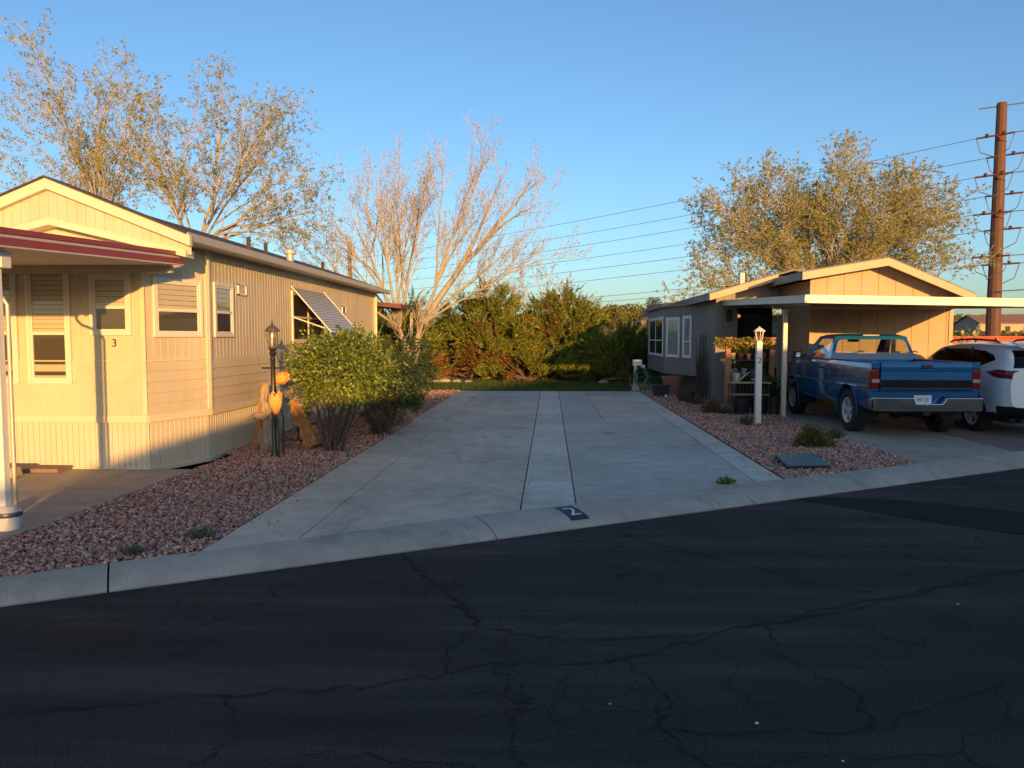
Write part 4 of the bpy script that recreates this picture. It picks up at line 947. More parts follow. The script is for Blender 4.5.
isclad = lambda c: c[2] < .40 or (c[1] < -.7 and c[2] < .52)
anyg = lambda c: isside(c) or isrear(c) or isfront(c)
m = MB(); emit(m, GU, lambda c, n: not (archu(c) or anyg(c) or istail(c) or isclad(c))); m.add([(0,0,-5)], [])
m.v.pop()
vs = [(x, -.95, z) for x, z in usec(-.95)]; vs2 = [(-x, y, z) for x, y, z in vs]; m.add(vs + vs2[::-1], [tuple(range(len(vs)*2))])
ub = m.build('body', WHP, U, smooth=True, world=False, angle=35)
for nm, fn, mt in (('side_window', isside, CARD), ('rear_window', isrear, CARD), ('windshield', isfront, CARD), ('taillight', istail, REDL), ('cladding', lambda c: isclad(c) and not archu(c), BLKP)):
    if nm in ('side_window', 'taillight'):
        for sx in (1, -1):
            m = MB(); emit(m, [[(sx*p[0], p[1], p[2]) for p in row] for row in GU], lambda c, n: fn(c), mirror=False)
            o = m.build(nm, mt, U, smooth=True, world=False)
            if nm == 'side_window' :
                o.scale = (.995, 1, 1)
    else:
        m = MB(); emit(m, GU, lambda c, n: fn(c)); m.build(nm, mt, U, smooth=True, world=False)
m = MB()
for yc in (0, WBU): arch(m, yc, RU, .41, .74, .905, .045)
m.split('arch_cladding', BLKP, U, smooth=True, world=False)
m = MB()
for yc in (0, WBU): wheelwell(m, yc, RU, .43, .5, .88)
m.box(-.7, -.8, .22, .7, 3.3, .30); m.tube([(-.55, -.93, .27), (-.55, -.5, .30)], .04, 10); m.tube([(.55, -.93, .27), (.55, -.5, .30)], .04, 10); m.build('underbody', DBLK, U, world=False)
# dark pillars and seats behind the glass
m = MB()
for s in (-1, 1):
    m.obox((s*.79, .42, 1.05), (s*.70, .40, 1.52), .07, .02, up=(1, 0, 0)); m.obox((s*.79, 1.42, 1.04), (s*.69, 1.38, 1.5), .05, .02, up=(1, 0, 0))
for (x, y) in ((-.38, .35), (.38, .35), (-.38, 1.15), (.38, 1.15)): m.box(x - .24, y, .6, x + .24, y + .16, 1.16); m.box(x - .12, y + .02, 1.18, x + .12, y + .12, 1.38)
m.build('interior', SEAT, U, world=False, bevel=.03)
for s in (-1, 1):
    m = MB(); m.tube([(s*.60, -.25, 1.60), (s*.60, -.12, 1.635), (s*.60, .6, 1.66), (s*.60, 1.25, 1.64), (s*.60, 1.38, 1.60)], .018, 8); m.build('roof_rail', BLKP, U, smooth=True, world=False)
    m = MB(); m.box(s*.93, 1.95, 1.02, s*1.08, 2.07, 1.15); m.build('side_mirror', WHP, U, world=False, bevel=.03)
    m = MB(); m.tube([(s*.893, .12 + .0, 1.045), (s*.892, .9, 1.03), (s*.888, 2.1, 1.02)], .009, 6); m.build('window_trim', CHR, U, world=False)
    for y in (0, WBU): make_wheel('wheel', RU, .225, .235, TYRE, ALLOY, DBLK, s, U, (s*.80, y, RU), 5)
    m = MB()
    for y in (.52, 1.5): m.obox((s*.918, y, .42), (s*.921, y, .90), .006, .004)
    m.split('door_seam', BLKP, U, world=False)
m = MB(); m.prism([(-.60, 1.575), (-.78, 1.50), (-.80, 1.52), (-.6, 1.605), (-.4, 1.61)], 'x', -.56, .56); m.build('spoiler', WHP, U, world=False, bevel=.01, recalc=True)
m = MB(); m.box(-.26, -.965, .74, .26, -.945, .90); m.build('plate_recess', BLKP, U, world=False, bevel=.01)
U.location = (8.56, 13.98, 0)
# ------------------------------------------------------------------ vegetation tools
def tubes_np(paths, n):
    Vs = []; Fs = []; b = 0
    ang = 2 * np.pi * np.arange(n) / n; ca, sa = np.cos(ang)[None, :, None], np.sin(ang)[None, :, None]
    for P, r in paths:
        K = len(P); d = np.gradient(P, axis=0); d /= np.linalg.norm(d, axis=1, keepdims=True) + 1e-9
        ref = np.array([.31, .17, .93]) if abs(d[0, 2]) < .9 else np.array([.9, .3, .1])
        u = np.cross(d, ref); u /= np.linalg.norm(u, axis=1, keepdims=True) + 1e-9; w = np.cross(d, u)
        V = P[:, None] + (u[:, None] * ca + w[:, None] * sa) * r[:, None, None]; Vs.append(V.reshape(-1, 3))
        i = np.arange(K-1)[:, None] * n; k = np.arange(n)[None]; k2 = (k + 1) % n
        Fs.append(np.stack([i + k, i + k2, i + n + k2, i + n + k], -1).reshape(-1, 4) + b); b += K * n
    return np.concatenate(Vs), np.concatenate(Fs)
def unit(v): return v / (np.linalg.norm(v) + 1e-9)
def leaves_np(P, D, N_, size, aspect=.5, fold=.25, rg=RNG):
    """diamond leaves of 2 triangles. P points, D directions, N_ normals"""
    n = len(P); D = D / (np.linalg.norm(D, axis=1, keepdims=True) + 1e-9); S = np.cross(D, N_); S /= np.linalg.norm(S, axis=1, keepdims=True) + 1e-9; U = np.cross(S, D)
    L = (size if hasattr(size, '__len__') else np.full(n, size))[:, None]
    a = P; b = P + D*L*.45 + S*L*aspect*.5 + U*L*fold*.4; c = P + D*L; d = P + D*L*.45 - S*L*aspect*.5 + U*L*fold*.4
    V = np.stack([a, b, c, d], 1).reshape(-1, 3); i = np.arange(n)[:, None] * 4
    F = np.stack([np.concatenate([i, i+1, i+2], 1), np.concatenate([i, i+2, i+3], 1)], 1).reshape(-1, 3); return V, F
BARK = pm('grey_tan_bark', (.33, .28, .22), .9, .3, 3, .7, 25, stretch=(3, 3, .6)); TWIG = pm('pale_twig', (.46, .40, .32), .85, .25, 3)
LF1 = leafmat('spring_leaf', [(0, (.14, .16, .035)), (.35, (.28, .30, .07)), (.7, (.42, .40, .12)), (1, (.50, .44, .22))], .4)
LF2 = leafmat('tan_bud', [(0, (.22, .18, .11)), (.5, (.36, .30, .20)), (.85, (.46, .40, .29)), (1, (.12, .14, .05))], .2)
def make_tree(name, label, base, fork, r0, limbs, seed, lv=(9, 7, 5), lens=(1.7, .75, .36), leaf=LF1, nleaf=3, lsize=.06, spread=.55, up=.25, jit=.10, group=None, twr=.0045, shrink=.90, nfill=14, cat='tree'):
    rg = np.random.default_rng(seed); base = np.array(base, float); fork = np.array(fork, float)
    T_ = thing(name, label, cat, tuple(base), group=group)
    thick = []; mid = []; thin = []; LP = []; LD = []
    P = np.array([base + (fork - base) * t + rg.normal(0, .02, 3) * (t > 0) for t in np.linspace(0, 1, 6)]); P[0, 2] -= .1
    rr = r0 * np.array([1.35, 1.08, 1, .95, .93, .95]); thick.append((P, rr))
    def path(p, d, L, K, j, grav=0):
        pts = [p]; d = unit(d); q = p.copy()
        for k in range(K - 1):
            d = unit(d + rg.normal(0, j, 3) + np.array([0, 0, grav])); q = q + d * L / (K - 1); pts.append(q)
        return np.array(pts)
    def kids(P, r, level, L):
        K = len(P); n = lv[level]; n = int(n * max(.4, min(1.6, L / (lens[level-1] if level else 4.5)))) + 1
        for i in range(n):
            t = (.22 if level == 0 else .12) + (.98 - (.22 if level == 0 else .12)) * (i + rg.random()) / n; x = t * (K - 1); a = min(int(x), K - 2); f = x - a
            p = P[a] * (1-f) + P[a+1] * f; d = unit(P[a+1] - P[a]); pr = unit(np.cross(d, rg.normal(size=3))); an = rg.uniform(.35, .9) * spread * 1.6
            dd = unit(d * math.cos(an) + pr * math.sin(an) + np.array([0, 0, up])); l = lens[level] * rg.uniform(.5, 1.25) * (1 - .45 * t); rad = (r[a] * (1-f) + r[a+1] * f)
            if level == 0:
                Q = path(p, dd, l, 7, jit, .02); q = np.linspace(min(rad * .5, .013), .0035, 7); mid.append((Q, q)); kids(Q, q, 1, l)
            elif level == 1:
                Q = path(p, dd, l, 5, jit * 1.3, .02); q = np.linspace(min(rad * .7, .007), twr * .7, 5); thin.append((Q, q)); kids(Q, q, 2, l)
            else:
                Q = path(p, dd, l, 3, jit * 1.5, 0); thin.append((Q, np.array([twr, twr * .8, twr * .4])))
                for s in range(nleaf):
                    ff = rg.random(); LP.append(Q[1] * (1-ff) + Q[2] * ff + rg.normal(0, .02, 3)); LD.append(unit(dd + rg.normal(0, .7, 3)))
    rx0 = random.Random(seed); base_l = [li for li in limbs if not (len(li) > 2 and li[2] >= .2)]; limbs = list(limbs)
    for i in range(nfill):
        a_ = rx0.choice(base_l); f_ = rx0.uniform(.5, .88); limbs.append((tuple(fork[k] + (a_[0][k] - fork[k]) * f_ + rx0.uniform(-.7, .7) * (lens[0]/1.6) for k in range(3)), None, .022 * lens[0]/1.6))
    prim = []
    order = [li for li in limbs if len(li) > 2 and li[2] >= .2] + [li for i, li in enumerate(limbs) if not (len(li) > 2 and li[2] >= .2) and i % 3 == 0] + [li for i, li in enumerate(limbs) if not (len(li) > 2 and li[2] >= .2) and i % 3]
    npri = len([1 for i, li in enumerate(limbs) if not (len(li) > 2 and li[2] >= .2) and i % 3 == 0]); ci = 0
    for li in order:
        tgt = np.array(li[0], float); struct_ = len(li) > 2 and li[2] >= .2
        if not struct_: tgt = fork + (tgt - fork) * shrink; ci += 1
        s0 = np.array(li[1], float) if len(li) > 1 and li[1] is not None else fork; rl = li[2] if len(li) > 2 else r0 * .20
        if not struct_ and ci > npri and prim:
            j = min(range(len(prim)), key=lambda k_: np.linalg.norm(prim[k_][0][-1] - tgt) + rg.random() * .5); k_ = int(rg.integers(2, 6)); s0 = prim[j][0][k_]; rl = min(rl, prim[j][1][k_] * .8)
        elif not struct_: rl *= 1.15
        L = np.linalg.norm(tgt - s0); K = 12; ctrl = s0 * .5 + tgt * .5 + np.array([0, 0, .12 * L]) + rg.normal(0, .06 * L, 3)
        if tgt[2] < s0[2] + .35 * L: ctrl[2] += .12 * L
        tt = np.linspace(0, 1, K)[:, None]; P = (1-tt)**2 * s0 + 2*tt*(1-tt) * ctrl + tt**2 * tgt
        P += np.cumsum(rg.normal(0, .018 * L, (K, 3)), 0) * .35 * (tt > 0); r = rl * (1 - tt[:, 0]) ** .9 + .005
        thick.append((P, r)); kids(P, r, 0, L)
        if not struct_ and ci <= npri: prim.append((P, r))
    V, F = tubes_np(thick, 9); np_mesh('trunk', V, F, BARK, parent=T_, smooth=True)
    V1, F1 = tubes_np(mid, 4); V2, F2 = tubes_np(thin, 3); V = np.concatenate([V1, V2]); F = np.concatenate([F1, F2 + len(V1)])
    cr = np_mesh('crown', V, F, TWIG, parent=T_, smooth=True)
    if nleaf:
        P = np.array(LP); D = np.array(LD)
        V, F = leaves_np(P, D, rg.normal(size=P.shape), lsize * rg.uniform(.5, 1.4, len(P)), .6, rg=rg); np_mesh('leaves', V, F, leaf, parent=T_)
    print(name, 'branches', len(mid), len(thin), 'leaves', len(LP)); return T_

# centre tree: bare, vase shaped, many long straight limbs
sL, sR = (-4.42, 22.0, 2.0), (-3.72, 22.05, 2.1)
ct = [((-7.2, 21.6, 4.4), sL), ((-6.9, 22.9, 4.9), sL), ((-6.5, 21.2, 5.5), sL), ((-6.2, 22.6, 6.0), sL), ((-5.8, 21.4, 6.3), sL), ((-5.3, 23.2, 6.6), sL), ((-5.0, 21.6, 6.9), sL), ((-4.6, 22.6, 7.1), sL), ((-4.2, 21.3, 7.0), sL), ((-3.9, 23.3, 6.6), sL),
      ((-3.45, 22.2, 7.3), sR, .07), ((-1.80, 21.8, 8.1), sR, .10), ((-2.15, 22.6, 7.5), sR), ((-2.9, 21.0, 6.9), sR), ((-1.1, 21.5, 6.7), sR, .09), ((-.15, 22.3, 6.75), sR, .09), ((.1, 21.5, 5.9), sR), ((1.15, 22.2, 4.45), sR, .08), ((-.2, 21.2, 4.9), sR), ((-.4, 23.2, 4.2), sR), ((-1.4, 21.7, 3.4), sR, .05),
      ((-2.2, 23.6, 5.6), sR), ((-7.5, 22.4, 3.7), sL, .05), ((-6.0, 20.6, 4.4), sL, .05), (sL, (-4.08, 22, .85), .20), (sR, (-4.05, 22, .85), .20)]
ct = [(a if len(a) > 2 else (a[0], a[1], .036)) for a in ct]
rx_ = random.Random(4)
for i in range(10):
    a_, b_ = rx_.choice(ct[:22]), None; f_ = rx_.uniform(.62, .9); s_ = a_[1]; ct.append((tuple(s_[k] + (a_[0][k] - s_[k]) * f_ + rx_.uniform(-.55, .55) for k in range(3)), s_, .026))
make_tree('leafless_tree', 'pale leafless tree with forked trunk and a fan of upswept limbs', (-4.03, 22, 0), (-4.06, 22, .95), .23, ct, 11, lv=(11, 9, 4), lens=(1.45, .62, .30), shrink=.93, leaf=LF2, nleaf=2, lsize=.04, spread=.55, up=.28, jit=.08, twr=.0042, nfill=0)
tA = [((-13.3, 18.6, 9.9),), ((-13.9, 19.4, 8.5),), ((-12.5, 18.2, 8.9),), ((-11.5, 19.6, 8.9),), ((-14.6, 18.5, 6.9),), ((-14.6, 19.6, 5.4),), ((-10.7, 18.8, 7.7),), ((-11.9, 20.6, 7.4),), ((-13.1, 17.6, 7.4),), ((-10.9, 18.0, 6.2),), ((-12.8, 20.2, 6.2),)]
make_tree('shade_tree', 'tall sparse tree rising behind the gable at the far left', (-11.4, 19.2, 0), (-11.5, 19.2, 3.6), .15, tA, 21, nfill=9, lv=(11, 8, 4), lens=(1.5, .6, .30), nleaf=8, lsize=.045, spread=.6, up=.12, jit=.15, group='budding trees behind the tan mobile home')
tB = [((-11.0, 19.2, 8.3),), ((-10.2, 18.6, 7.7),), ((-9.2, 19.6, 8.2),), ((-8.0, 18.9, 8.6),), ((-7.5, 20.0, 8.0),), ((-6.7, 19.2, 7.8),), ((-6.2, 18.6, 7.1),), ((-5.75, 19.6, 6.0),), ((-5.6, 18.7, 4.7),), ((-6.3, 19.9, 4.5),), ((-9.6, 20.6, 6.9),), ((-7.8, 18.0, 6.0),), ((-10.6, 19.8, 5.9),), ((-8.9, 18.3, 5.7),), ((-7.1, 20.9, 6.3),), ((-6.0, 20.5, 5.3),)]
make_tree('shade_tree', 'wide budding tree leaning right over the roof of the tan mobile home', (-9.5, 19.2, 0), (-9.2, 19.2, 3.9), .17, tB, 22, nfill=10, lv=(12, 8, 4), lens=(1.6, .6, .30), nleaf=9, lsize=.046, spread=.6, up=.10, jit=.15, group='budding trees behind the tan mobile home')
tR = [((5.3, 31.6, 3.9),), ((5.6, 32.4, 6.6),), ((6.5, 31.2, 7.8),), ((7.6, 32.6, 8.6),), ((8.7, 31.5, 8.9),), ((10.3, 32.7, 8.8),), ((11.7, 31.6, 9.4),), ((13.1, 32.5, 9.5),), ((14.5, 31.6, 8.8),), ((15.3, 32.8, 7.7),), ((16.7, 31.8, 7.8),), ((17.1, 32.4, 6.7),), ((17.4, 31.7, 4.8),), ((6.3, 32.9, 5.0),),
      ((9.3, 30.3, 7.0),), ((12.5, 30.2, 7.2),), ((15.0, 30.6, 5.9),), ((7.8, 30.5, 5.6),), ((10.8, 33.8, 8.0),), ((13.8, 34.0, 7.0),), ((7.2, 34.0, 6.8),), ((9.7, 34.2, 6.2),), ((16.0, 33.8, 5.3),), ((11.5, 30.5, 8.4),), ((13.9, 31, 8.2),), ((8.4, 33, 7.6),), ((16.0, 31.2, 7.0),)]
make_tree('shade_tree', 'broad rounded budding tree behind the taupe house', (11.2, 32, 0), (11.2, 32, 2.2), .28, tR, 23, lv=(16, 10, 4), lens=(2.2, .95, .46), nleaf=11, lsize=.068, spread=.62, up=.08, jit=.14, twr=.0065)
make_tree('bare_tree', 'small pale bare tree showing above the junipers', (-.7, 40, 0), (-.7, 40, 2.3), .12, [((-2.4, 40, 4.4),), ((-1.6, 40.5, 5.0),), ((-.8, 39.6, 5.3),), ((.1, 40.4, 5.1),), ((.9, 40, 4.6),), ((1.5, 39.7, 3.9),), ((-3.0, 40.2, 3.6),)], 24, lv=(8, 6, 4), lens=(1.2, .6, .35), nleaf=2, leaf=LF2, lsize=.08, up=.3, twr=.009, nfill=2)

STEM = pm('dark_stem', (.10, .07, .055), .9, .3, 8)
# junipers made of feathery upswept plumes
JG = leafmat('juniper_green', [(0, (.05, .08, .02)), (.35, (.13, .165, .028)), (.75, (.25, .27, .04)), (1, (.36, .34, .07))], .12, .7, .2)
JB = leafmat('juniper_brown', [(0, (.10, .06, .03)), (.6, (.24, .13, .05)), (1, (.38, .20, .07))], .12, .8, .1)
def juniper(label, c, rad, h, n, seed, brown=.10, lowbrown=.5, plen=.85, group='spreading junipers along the back', mat=None):
    rg = np.random.default_rng(seed); T_ = thing('juniper', label, 'juniper', (c[0], c[1], 0), group=group)
    Vs, Fs, Ms = [], [], []; b = 0; stems = []
    cl = []
    for i in range(max(10, n // 16)):
        th = rg.uniform(0, 2*np.pi); ph = np.arccos(1 - rg.uniform(.0, 1.04)); nrm = np.array([math.sin(ph)*math.cos(th), math.sin(ph)*math.sin(th), math.cos(ph)])
        lump = 1 + .30 * mnoise.noise(Vector((nrm[0]*2.1 + seed, nrm[1]*2.1, nrm[2]*2.1)))
        p = np.array([c[0], c[1], .15]) + nrm * np.array([rad[0], rad[1], h - plen*.6]) * rg.uniform(.60, .92) * lump; p[2] = max(p[2], .12)
        cl.append((p, unit(nrm * np.array([1, 1, .6]) + np.array([0, 0, .55]) + rg.normal(0, .18, 3)), rg.uniform(.65, 1.35)))
    for i in range(n):
        p, cd, cs_ = cl[i % len(cl)]; p = p + rg.normal(0, .09, 3); d = unit(cd + rg.normal(0, .33, 3)); L = plen * cs_ * rg.uniform(.55, 1.15); K = 7
        side_ = unit(np.cross(d, rg.normal(size=3))); pts = [p]; q = p.copy(); dd = d.copy()
        for k in range(K - 1): dd = unit(dd + side_ * .06 + np.array([0, 0, -.02])); q = q + dd * L/(K-1); pts.append(q)
        pts = np.array(pts); m_ = 46; t = np.sort(rg.random(m_)) ** .9; x = t*(K-1); a = np.minimum(x.astype(int), K-2); f = (x-a)[:, None]
        P = pts[a]*(1-f) + pts[a+1]*f; tang = pts[a+1] - pts[a]; tang /= np.linalg.norm(tang, axis=1, keepdims=True)
        per = np.cross(tang, rg.normal(size=(m_, 3))); per /= np.linalg.norm(per, axis=1, keepdims=True)
        sp = (.75 - .40*t)[:, None]; D = tang + per*sp; sz = (.27 * (1 - t*.70)) * rg.uniform(.7, 1.2, m_) * plen
        V, F = leaves_np(P, D, per, sz, .22, .2, rg); Vs.append(V); Fs.append(F + b); b += len(V)
        bn = (mnoise.noise(Vector(p * .9) + Vector((seed*3., 0, 0))) > .30) if brown > 0 else False
        low = p[2] < lowbrown * (.6 + .8 * abs(mnoise.noise(Vector(p * .7)))) * h*.5
        Ms.append(np.full(len(F), 1 if (bn and rg.random() < brown*4) or (low and rg.random() < .75) else 0))
        if i % 30 == 0: stems.append((np.array([[c[0] + rg.normal(0, .15), c[1] + rg.normal(0, .15), 0], [c[0]*.6 + p[0]*.4, c[1]*.6 + p[1]*.4, p[2]*.45], p]), np.array([.05, .035, .015])))
    V, F = tubes_np(stems, 5); np_mesh('trunk', V, F, STEM, parent=T_, smooth=True)
    np_mesh('crown', np.concatenate(Vs), np.concatenate(Fs), [mat or JG, JB], np.concatenate(Ms), parent=T_); return T_
juniper('large sunlit juniper with brown bare lower branches, left of the sunlit pair', (-2.7, 31.0), (2.5, 2.0), 4.15, 1900, 1, .12, .55)
juniper('large bright green sunlit juniper, right of the sunlit pair', (.45, 31.6), (2.2, 1.8), 3.95, 1600, 2, .08, .25)
juniper('dark juniper in the shade beside the bay window', (2.9, 30.0), (1.9, 1.6), 2.25, 950, 3, .0, .1)
juniper('low orange tinged juniper at the foot of the sunlit pair', (-.9, 29.3), (2.0, .9), 1.25, 520, 4, .2, .4, .55)
juniper('dark juniper behind the trunk of the pale leafless tree', (-6.0, 28.8), (2.0, 1.9), 3.0, 900, 5, .2, .3)
juniper('dark low juniper at the right end near the green fence', (4.8, 32.5), (1.6, 1.5), 1.7, 450, 6, 0, .1)
juniper('tall dark juniper behind the grey cooler cabinet', (-8.4, 27.0), (1.7, 1.7), 3.6, 700, 7, .2, .2)
juniper('yellow green juniper at the far right of the sunlit group', (2.4, 35.5), (1.8, 1.4), 2.2, 600, 8, .1, .1)

# leafy shrubs by the left house
LG = leafmat('shrub_leaf', [(0, (.06, .10, .02)), (.4, (.14, .20, .032)), (.8, (.25, .31, .05)), (1, (.34, .36, .08))], .3, .45, .4)
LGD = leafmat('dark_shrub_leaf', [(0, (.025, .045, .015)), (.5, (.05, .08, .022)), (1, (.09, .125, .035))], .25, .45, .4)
def shrub(name, label, c, base, rad, n, seed, size=.055, mat=LG, nst=9, asp=.62, flowers=0, cat='shrub', group=None, zmin=0):
    rg = np.random.default_rng(seed); T_ = thing(name, label, cat, (base[0], base[1], 0), group=group); c = np.array(c, float); rad = np.array(rad, float)
    th = rg.uniform(0, 2*np.pi, n); z = rg.uniform(-.75, 1, n); rr = np.sqrt(1 - z*z); nr = np.stack([rr*np.cos(th), rr*np.sin(th), z], 1)
    lump = np.array([1 + .36 * mnoise.noise(Vector(v*2.0) + Vector((seed, 0, 0))) + .22 * mnoise.noise(Vector(v*6) + Vector((0, seed, 0))) for v in nr])
    P = c + nr * rad * (rg.uniform(.35, 1.02, n) ** .45 * lump)[:, None]; P = P[P[:, 2] > zmin]; n = len(P); nr = nr[:n]
    D = (P - c) / rad; D = D / (np.linalg.norm(D, axis=1, keepdims=True) + 1e-6); Nn = D + np.array([0, 0, .8]) + rg.normal(0, .45, (n, 3)); D2 = D + rg.normal(0, .8, (n, 3)) - np.array([0, 0, .35])
    SP, SD = [], []; sprig = []
    for i in range(max(6, n // 330)):
        th_ = rg.uniform(0, 6.28); zz_ = rg.uniform(-.1, 1); q0 = c + np.array([math.cos(th_)*math.sqrt(1-zz_**2), math.sin(th_)*math.sqrt(1-zz_**2), zz_]) * rad * .88; dd_ = unit((q0 - c)/rad + rg.normal(0, .35, 3) + np.array([0, 0, .35])); l_ = rg.uniform(.14, .34) * rad[0]/.7; q1 = q0 + dd_*l_
        sprig.append((np.array([q0, (q0+q1)/2 + rg.normal(0, .01, 3), q1]), np.array([.004, .003, .002])))
        for k in range(26): f_ = rg.random(); SP.append(q0 + dd_*l_*f_ + rg.normal(0, .018, 3)); SD.append(dd_ + rg.normal(0, .8, 3))
    P = np.concatenate([P, np.array(SP)]); D2 = np.concatenate([D2, np.array(SD)]); Nn = np.concatenate([Nn, rg.normal(size=(len(SP), 3))])
    V, F = leaves_np(P, D2, Nn, size * rg.uniform(.45, 1.5, len(P)), asp, .3, rg); np_mesh('foliage', V, F, mat, parent=T_)
    st = list(sprig)
    for i in range(nst):
        q = c + unit(rg.normal(size=3)) * rad * .7; b_ = np.array([base[0] + rg.normal(0, .05), base[1] + rg.normal(0, .05), -.05]); mdd = b_*.55 + q*.45 + rg.normal(0, .07, 3) * np.array([1, 1, .3])
        tt = np.linspace(0, 1, 7)[:, None]; st.append(((1-tt)**2*b_ + 2*tt*(1-tt)*mdd + tt**2*q, np.linspace(.022, .005, 7)))
        mainp = st[-1][0]
        for k in range(6): s_ = mainp[2 + k % 4]; e = s_ + unit(rg.normal(size=3) + np.array([0, 0, .5])) * rg.uniform(.15, .35); st.append((np.array([s_, (s_+e)/2 + rg.normal(0, .02, 3), e]), np.array([.008, .005, .002])))
    V, F = tubes_np(st, 5); np_mesh('stems', V, F, STEM, parent=T_, smooth=True)
    if flowers:
        k = rg.choice(len(D), flowers); V = []; F = []
        m = MB()
        for i in k: m.lathe([(.002, 0), (.02, .006), (.028, .02)], tuple(P[i] + D[i]*.02), 6, cap=False)
        m.build('flowers', pm_wht, T_)
    return T_
shrub('leafy_shrub', 'big sunlit yellow green shrub on bare dark stems beside the lamp post', (-3.12, 11.2, 1.16), (-3.22, 10.95, 0), (.72, .80, .62), 12500, 31, .052, nst=16)
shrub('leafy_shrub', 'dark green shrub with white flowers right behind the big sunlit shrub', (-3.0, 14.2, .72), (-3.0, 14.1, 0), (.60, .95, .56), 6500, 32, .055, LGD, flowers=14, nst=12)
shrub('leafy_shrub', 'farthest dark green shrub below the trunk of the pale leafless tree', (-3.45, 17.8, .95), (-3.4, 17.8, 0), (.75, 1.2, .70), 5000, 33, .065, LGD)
shrub('leafy_shrub', 'low bare reddish shrub between the two larger shrubs', (-2.95, 12.9, .35), (-2.95, 12.9, 0), (.40, .45, .26), 500, 34, .04, leafmat('red_leaf', [(0, (.10, .05, .03)), (1, (.2, .10, .05))]), nst=22)
shrub('leafy_shrub', 'small pinkish shrub behind the orange metal tulips', (-4.05, 12.0, .95), (-4.05, 12, 0), (.30, .3, .32), 800, 35, .05, leafmat('pink_leaf', [(0, (.16, .20, .06)), (.6, (.35, .33, .18)), (1, (.45, .28, .22))]))
BRL = leafmat('brown_green_leaf', [(0, (.05, .035, .015)), (.6, (.15, .115, .035)), (1, (.26, .19, .06))], .15)
def mound(name, label, p, r, h, n, seed, mat, size=.05, cat='shrub', up=1.0, asp=.3):
    rg = np.random.default_rng(seed); T_ = thing(name, label, cat, (p[0], p[1], 0))
    th = rg.uniform(0, 2*np.pi, n); ph = np.arccos(rg.random(n)); nr = np.stack([np.sin(ph)*np.cos(th), np.sin(ph)*np.sin(th), np.cos(ph)], 1)
    P = np.array([p[0], p[1], 0]) + nr * np.array([r, r, h]) * (rg.random(n) ** .4)[:, None] * (1 + .25*np.sin(th*3 + seed))[:, None]; D = nr + np.array([0, 0, up]) + rg.normal(0, .4, (n, 3))
    V, F = leaves_np(P, D, rg.normal(size=(n, 3)), size*rg.uniform(.6, 1.4, n), asp, .2, rg); np_mesh('foliage', V, F, mat, parent=T_)
    st = [(np.array([[p[0], p[1], -.03], [p[0] + v[0]*r*.5, p[1] + v[1]*r*.5, h*.5*max(.2, v[2])], [p[0] + v[0]*r*.9, p[1] + v[1]*r*.9, h*.85*max(.15, v[2])]]), np.array([.010, .006, .003])) for v in nr[:24]]
    V, F = tubes_np(st, 4); np_mesh('stems', V, F, STEM, parent=T_); return T_
mound('low_shrub', 'round brown green shrub on the gravel behind the green box lid', (4.10, 11.85), .27, .31, 3000, 41, BRL, .038, up=.3, asp=.5)
mound('low_shrub', 'small dark brown shrub on the gravel left of the white lamp post', (3.62, 16.9), .20, .30, 1500, 42, BRL, .04, up=.35, asp=.5)
mound('low_shrub', 'tiny brown shrub beside the dark round pot', (3.72, 19.1), .20, .17, 500, 43, BRL, .05)
mound('low_shrub', 'small brown tuft just right of the shrub left of the white lamp post', (3.88, 16.7), .14, .17, 400, 44, BRL, .05)
GY = leafmat('grey_green_blade', [(0, (.07, .10, .06)), (1, (.16, .20, .12))], .2)
mound('grass_tuft', 'grey green spiky tuft at the foot of the white lamp post', (3.80, 14.6), .09, .11, 170, 45, GY, .13, 'plant', 1.6, .09)
mound('grass_tuft', 'small grey green spiky plant between the round shrub and the pickup', (4.78, 12.7), .09, .11, 150, 46, GY, .12, 'plant', 1.6, .10)
mound('weed', 'tiny green weed growing from the kerb joint of the driveway', (2.05, 8.75), .085, .05, 110, 47, LG, .045, 'weed', .6, .5)
mound('weed', 'small green weed at the edge of the red gravel by the kerb joint', (-3.25, 5.62), .07, .04, 90, 48, GY, .05, 'weed', .8, .3)
mound('weed', 'small grey green weed in the middle of the left gravel bed', (-2.98, 6.15), .10, .05, 110, 49, GY, .05, 'weed', .8, .3)
# grass strip at the far end
GR = leafmat('lawn_blade', [(0, (.035, .065, .012)), (.6, (.075, .12, .022)), (1, (.13, .16, .04))], .3)
strip('lawn', [(-9, 23.7), (4.3, 23.7), (6, 34), (-12, 34)], -.05, pm('lawn_soil', (.06, .075, .02), .95, .3, 4, .5, 30))
rg = np.random.default_rng(5); n = 42000; P = np.stack([rg.uniform(-9, 4.2, n), 23.66 + 6.8 * rg.random(n) ** 1.25, np.full(n, -.05)], 1)
D = rg.normal(0, .35, (n, 3)); D[:, 2] = 1; V, F = leaves_np(P, D, rg.normal(size=(n, 3)), rg.uniform(.05, .12, n), .13, .1, rg); o = np_mesh('grass', V, F, GR); tag(o, 'short green lawn strip between driveway and junipers', 'grass', kind='stuff')
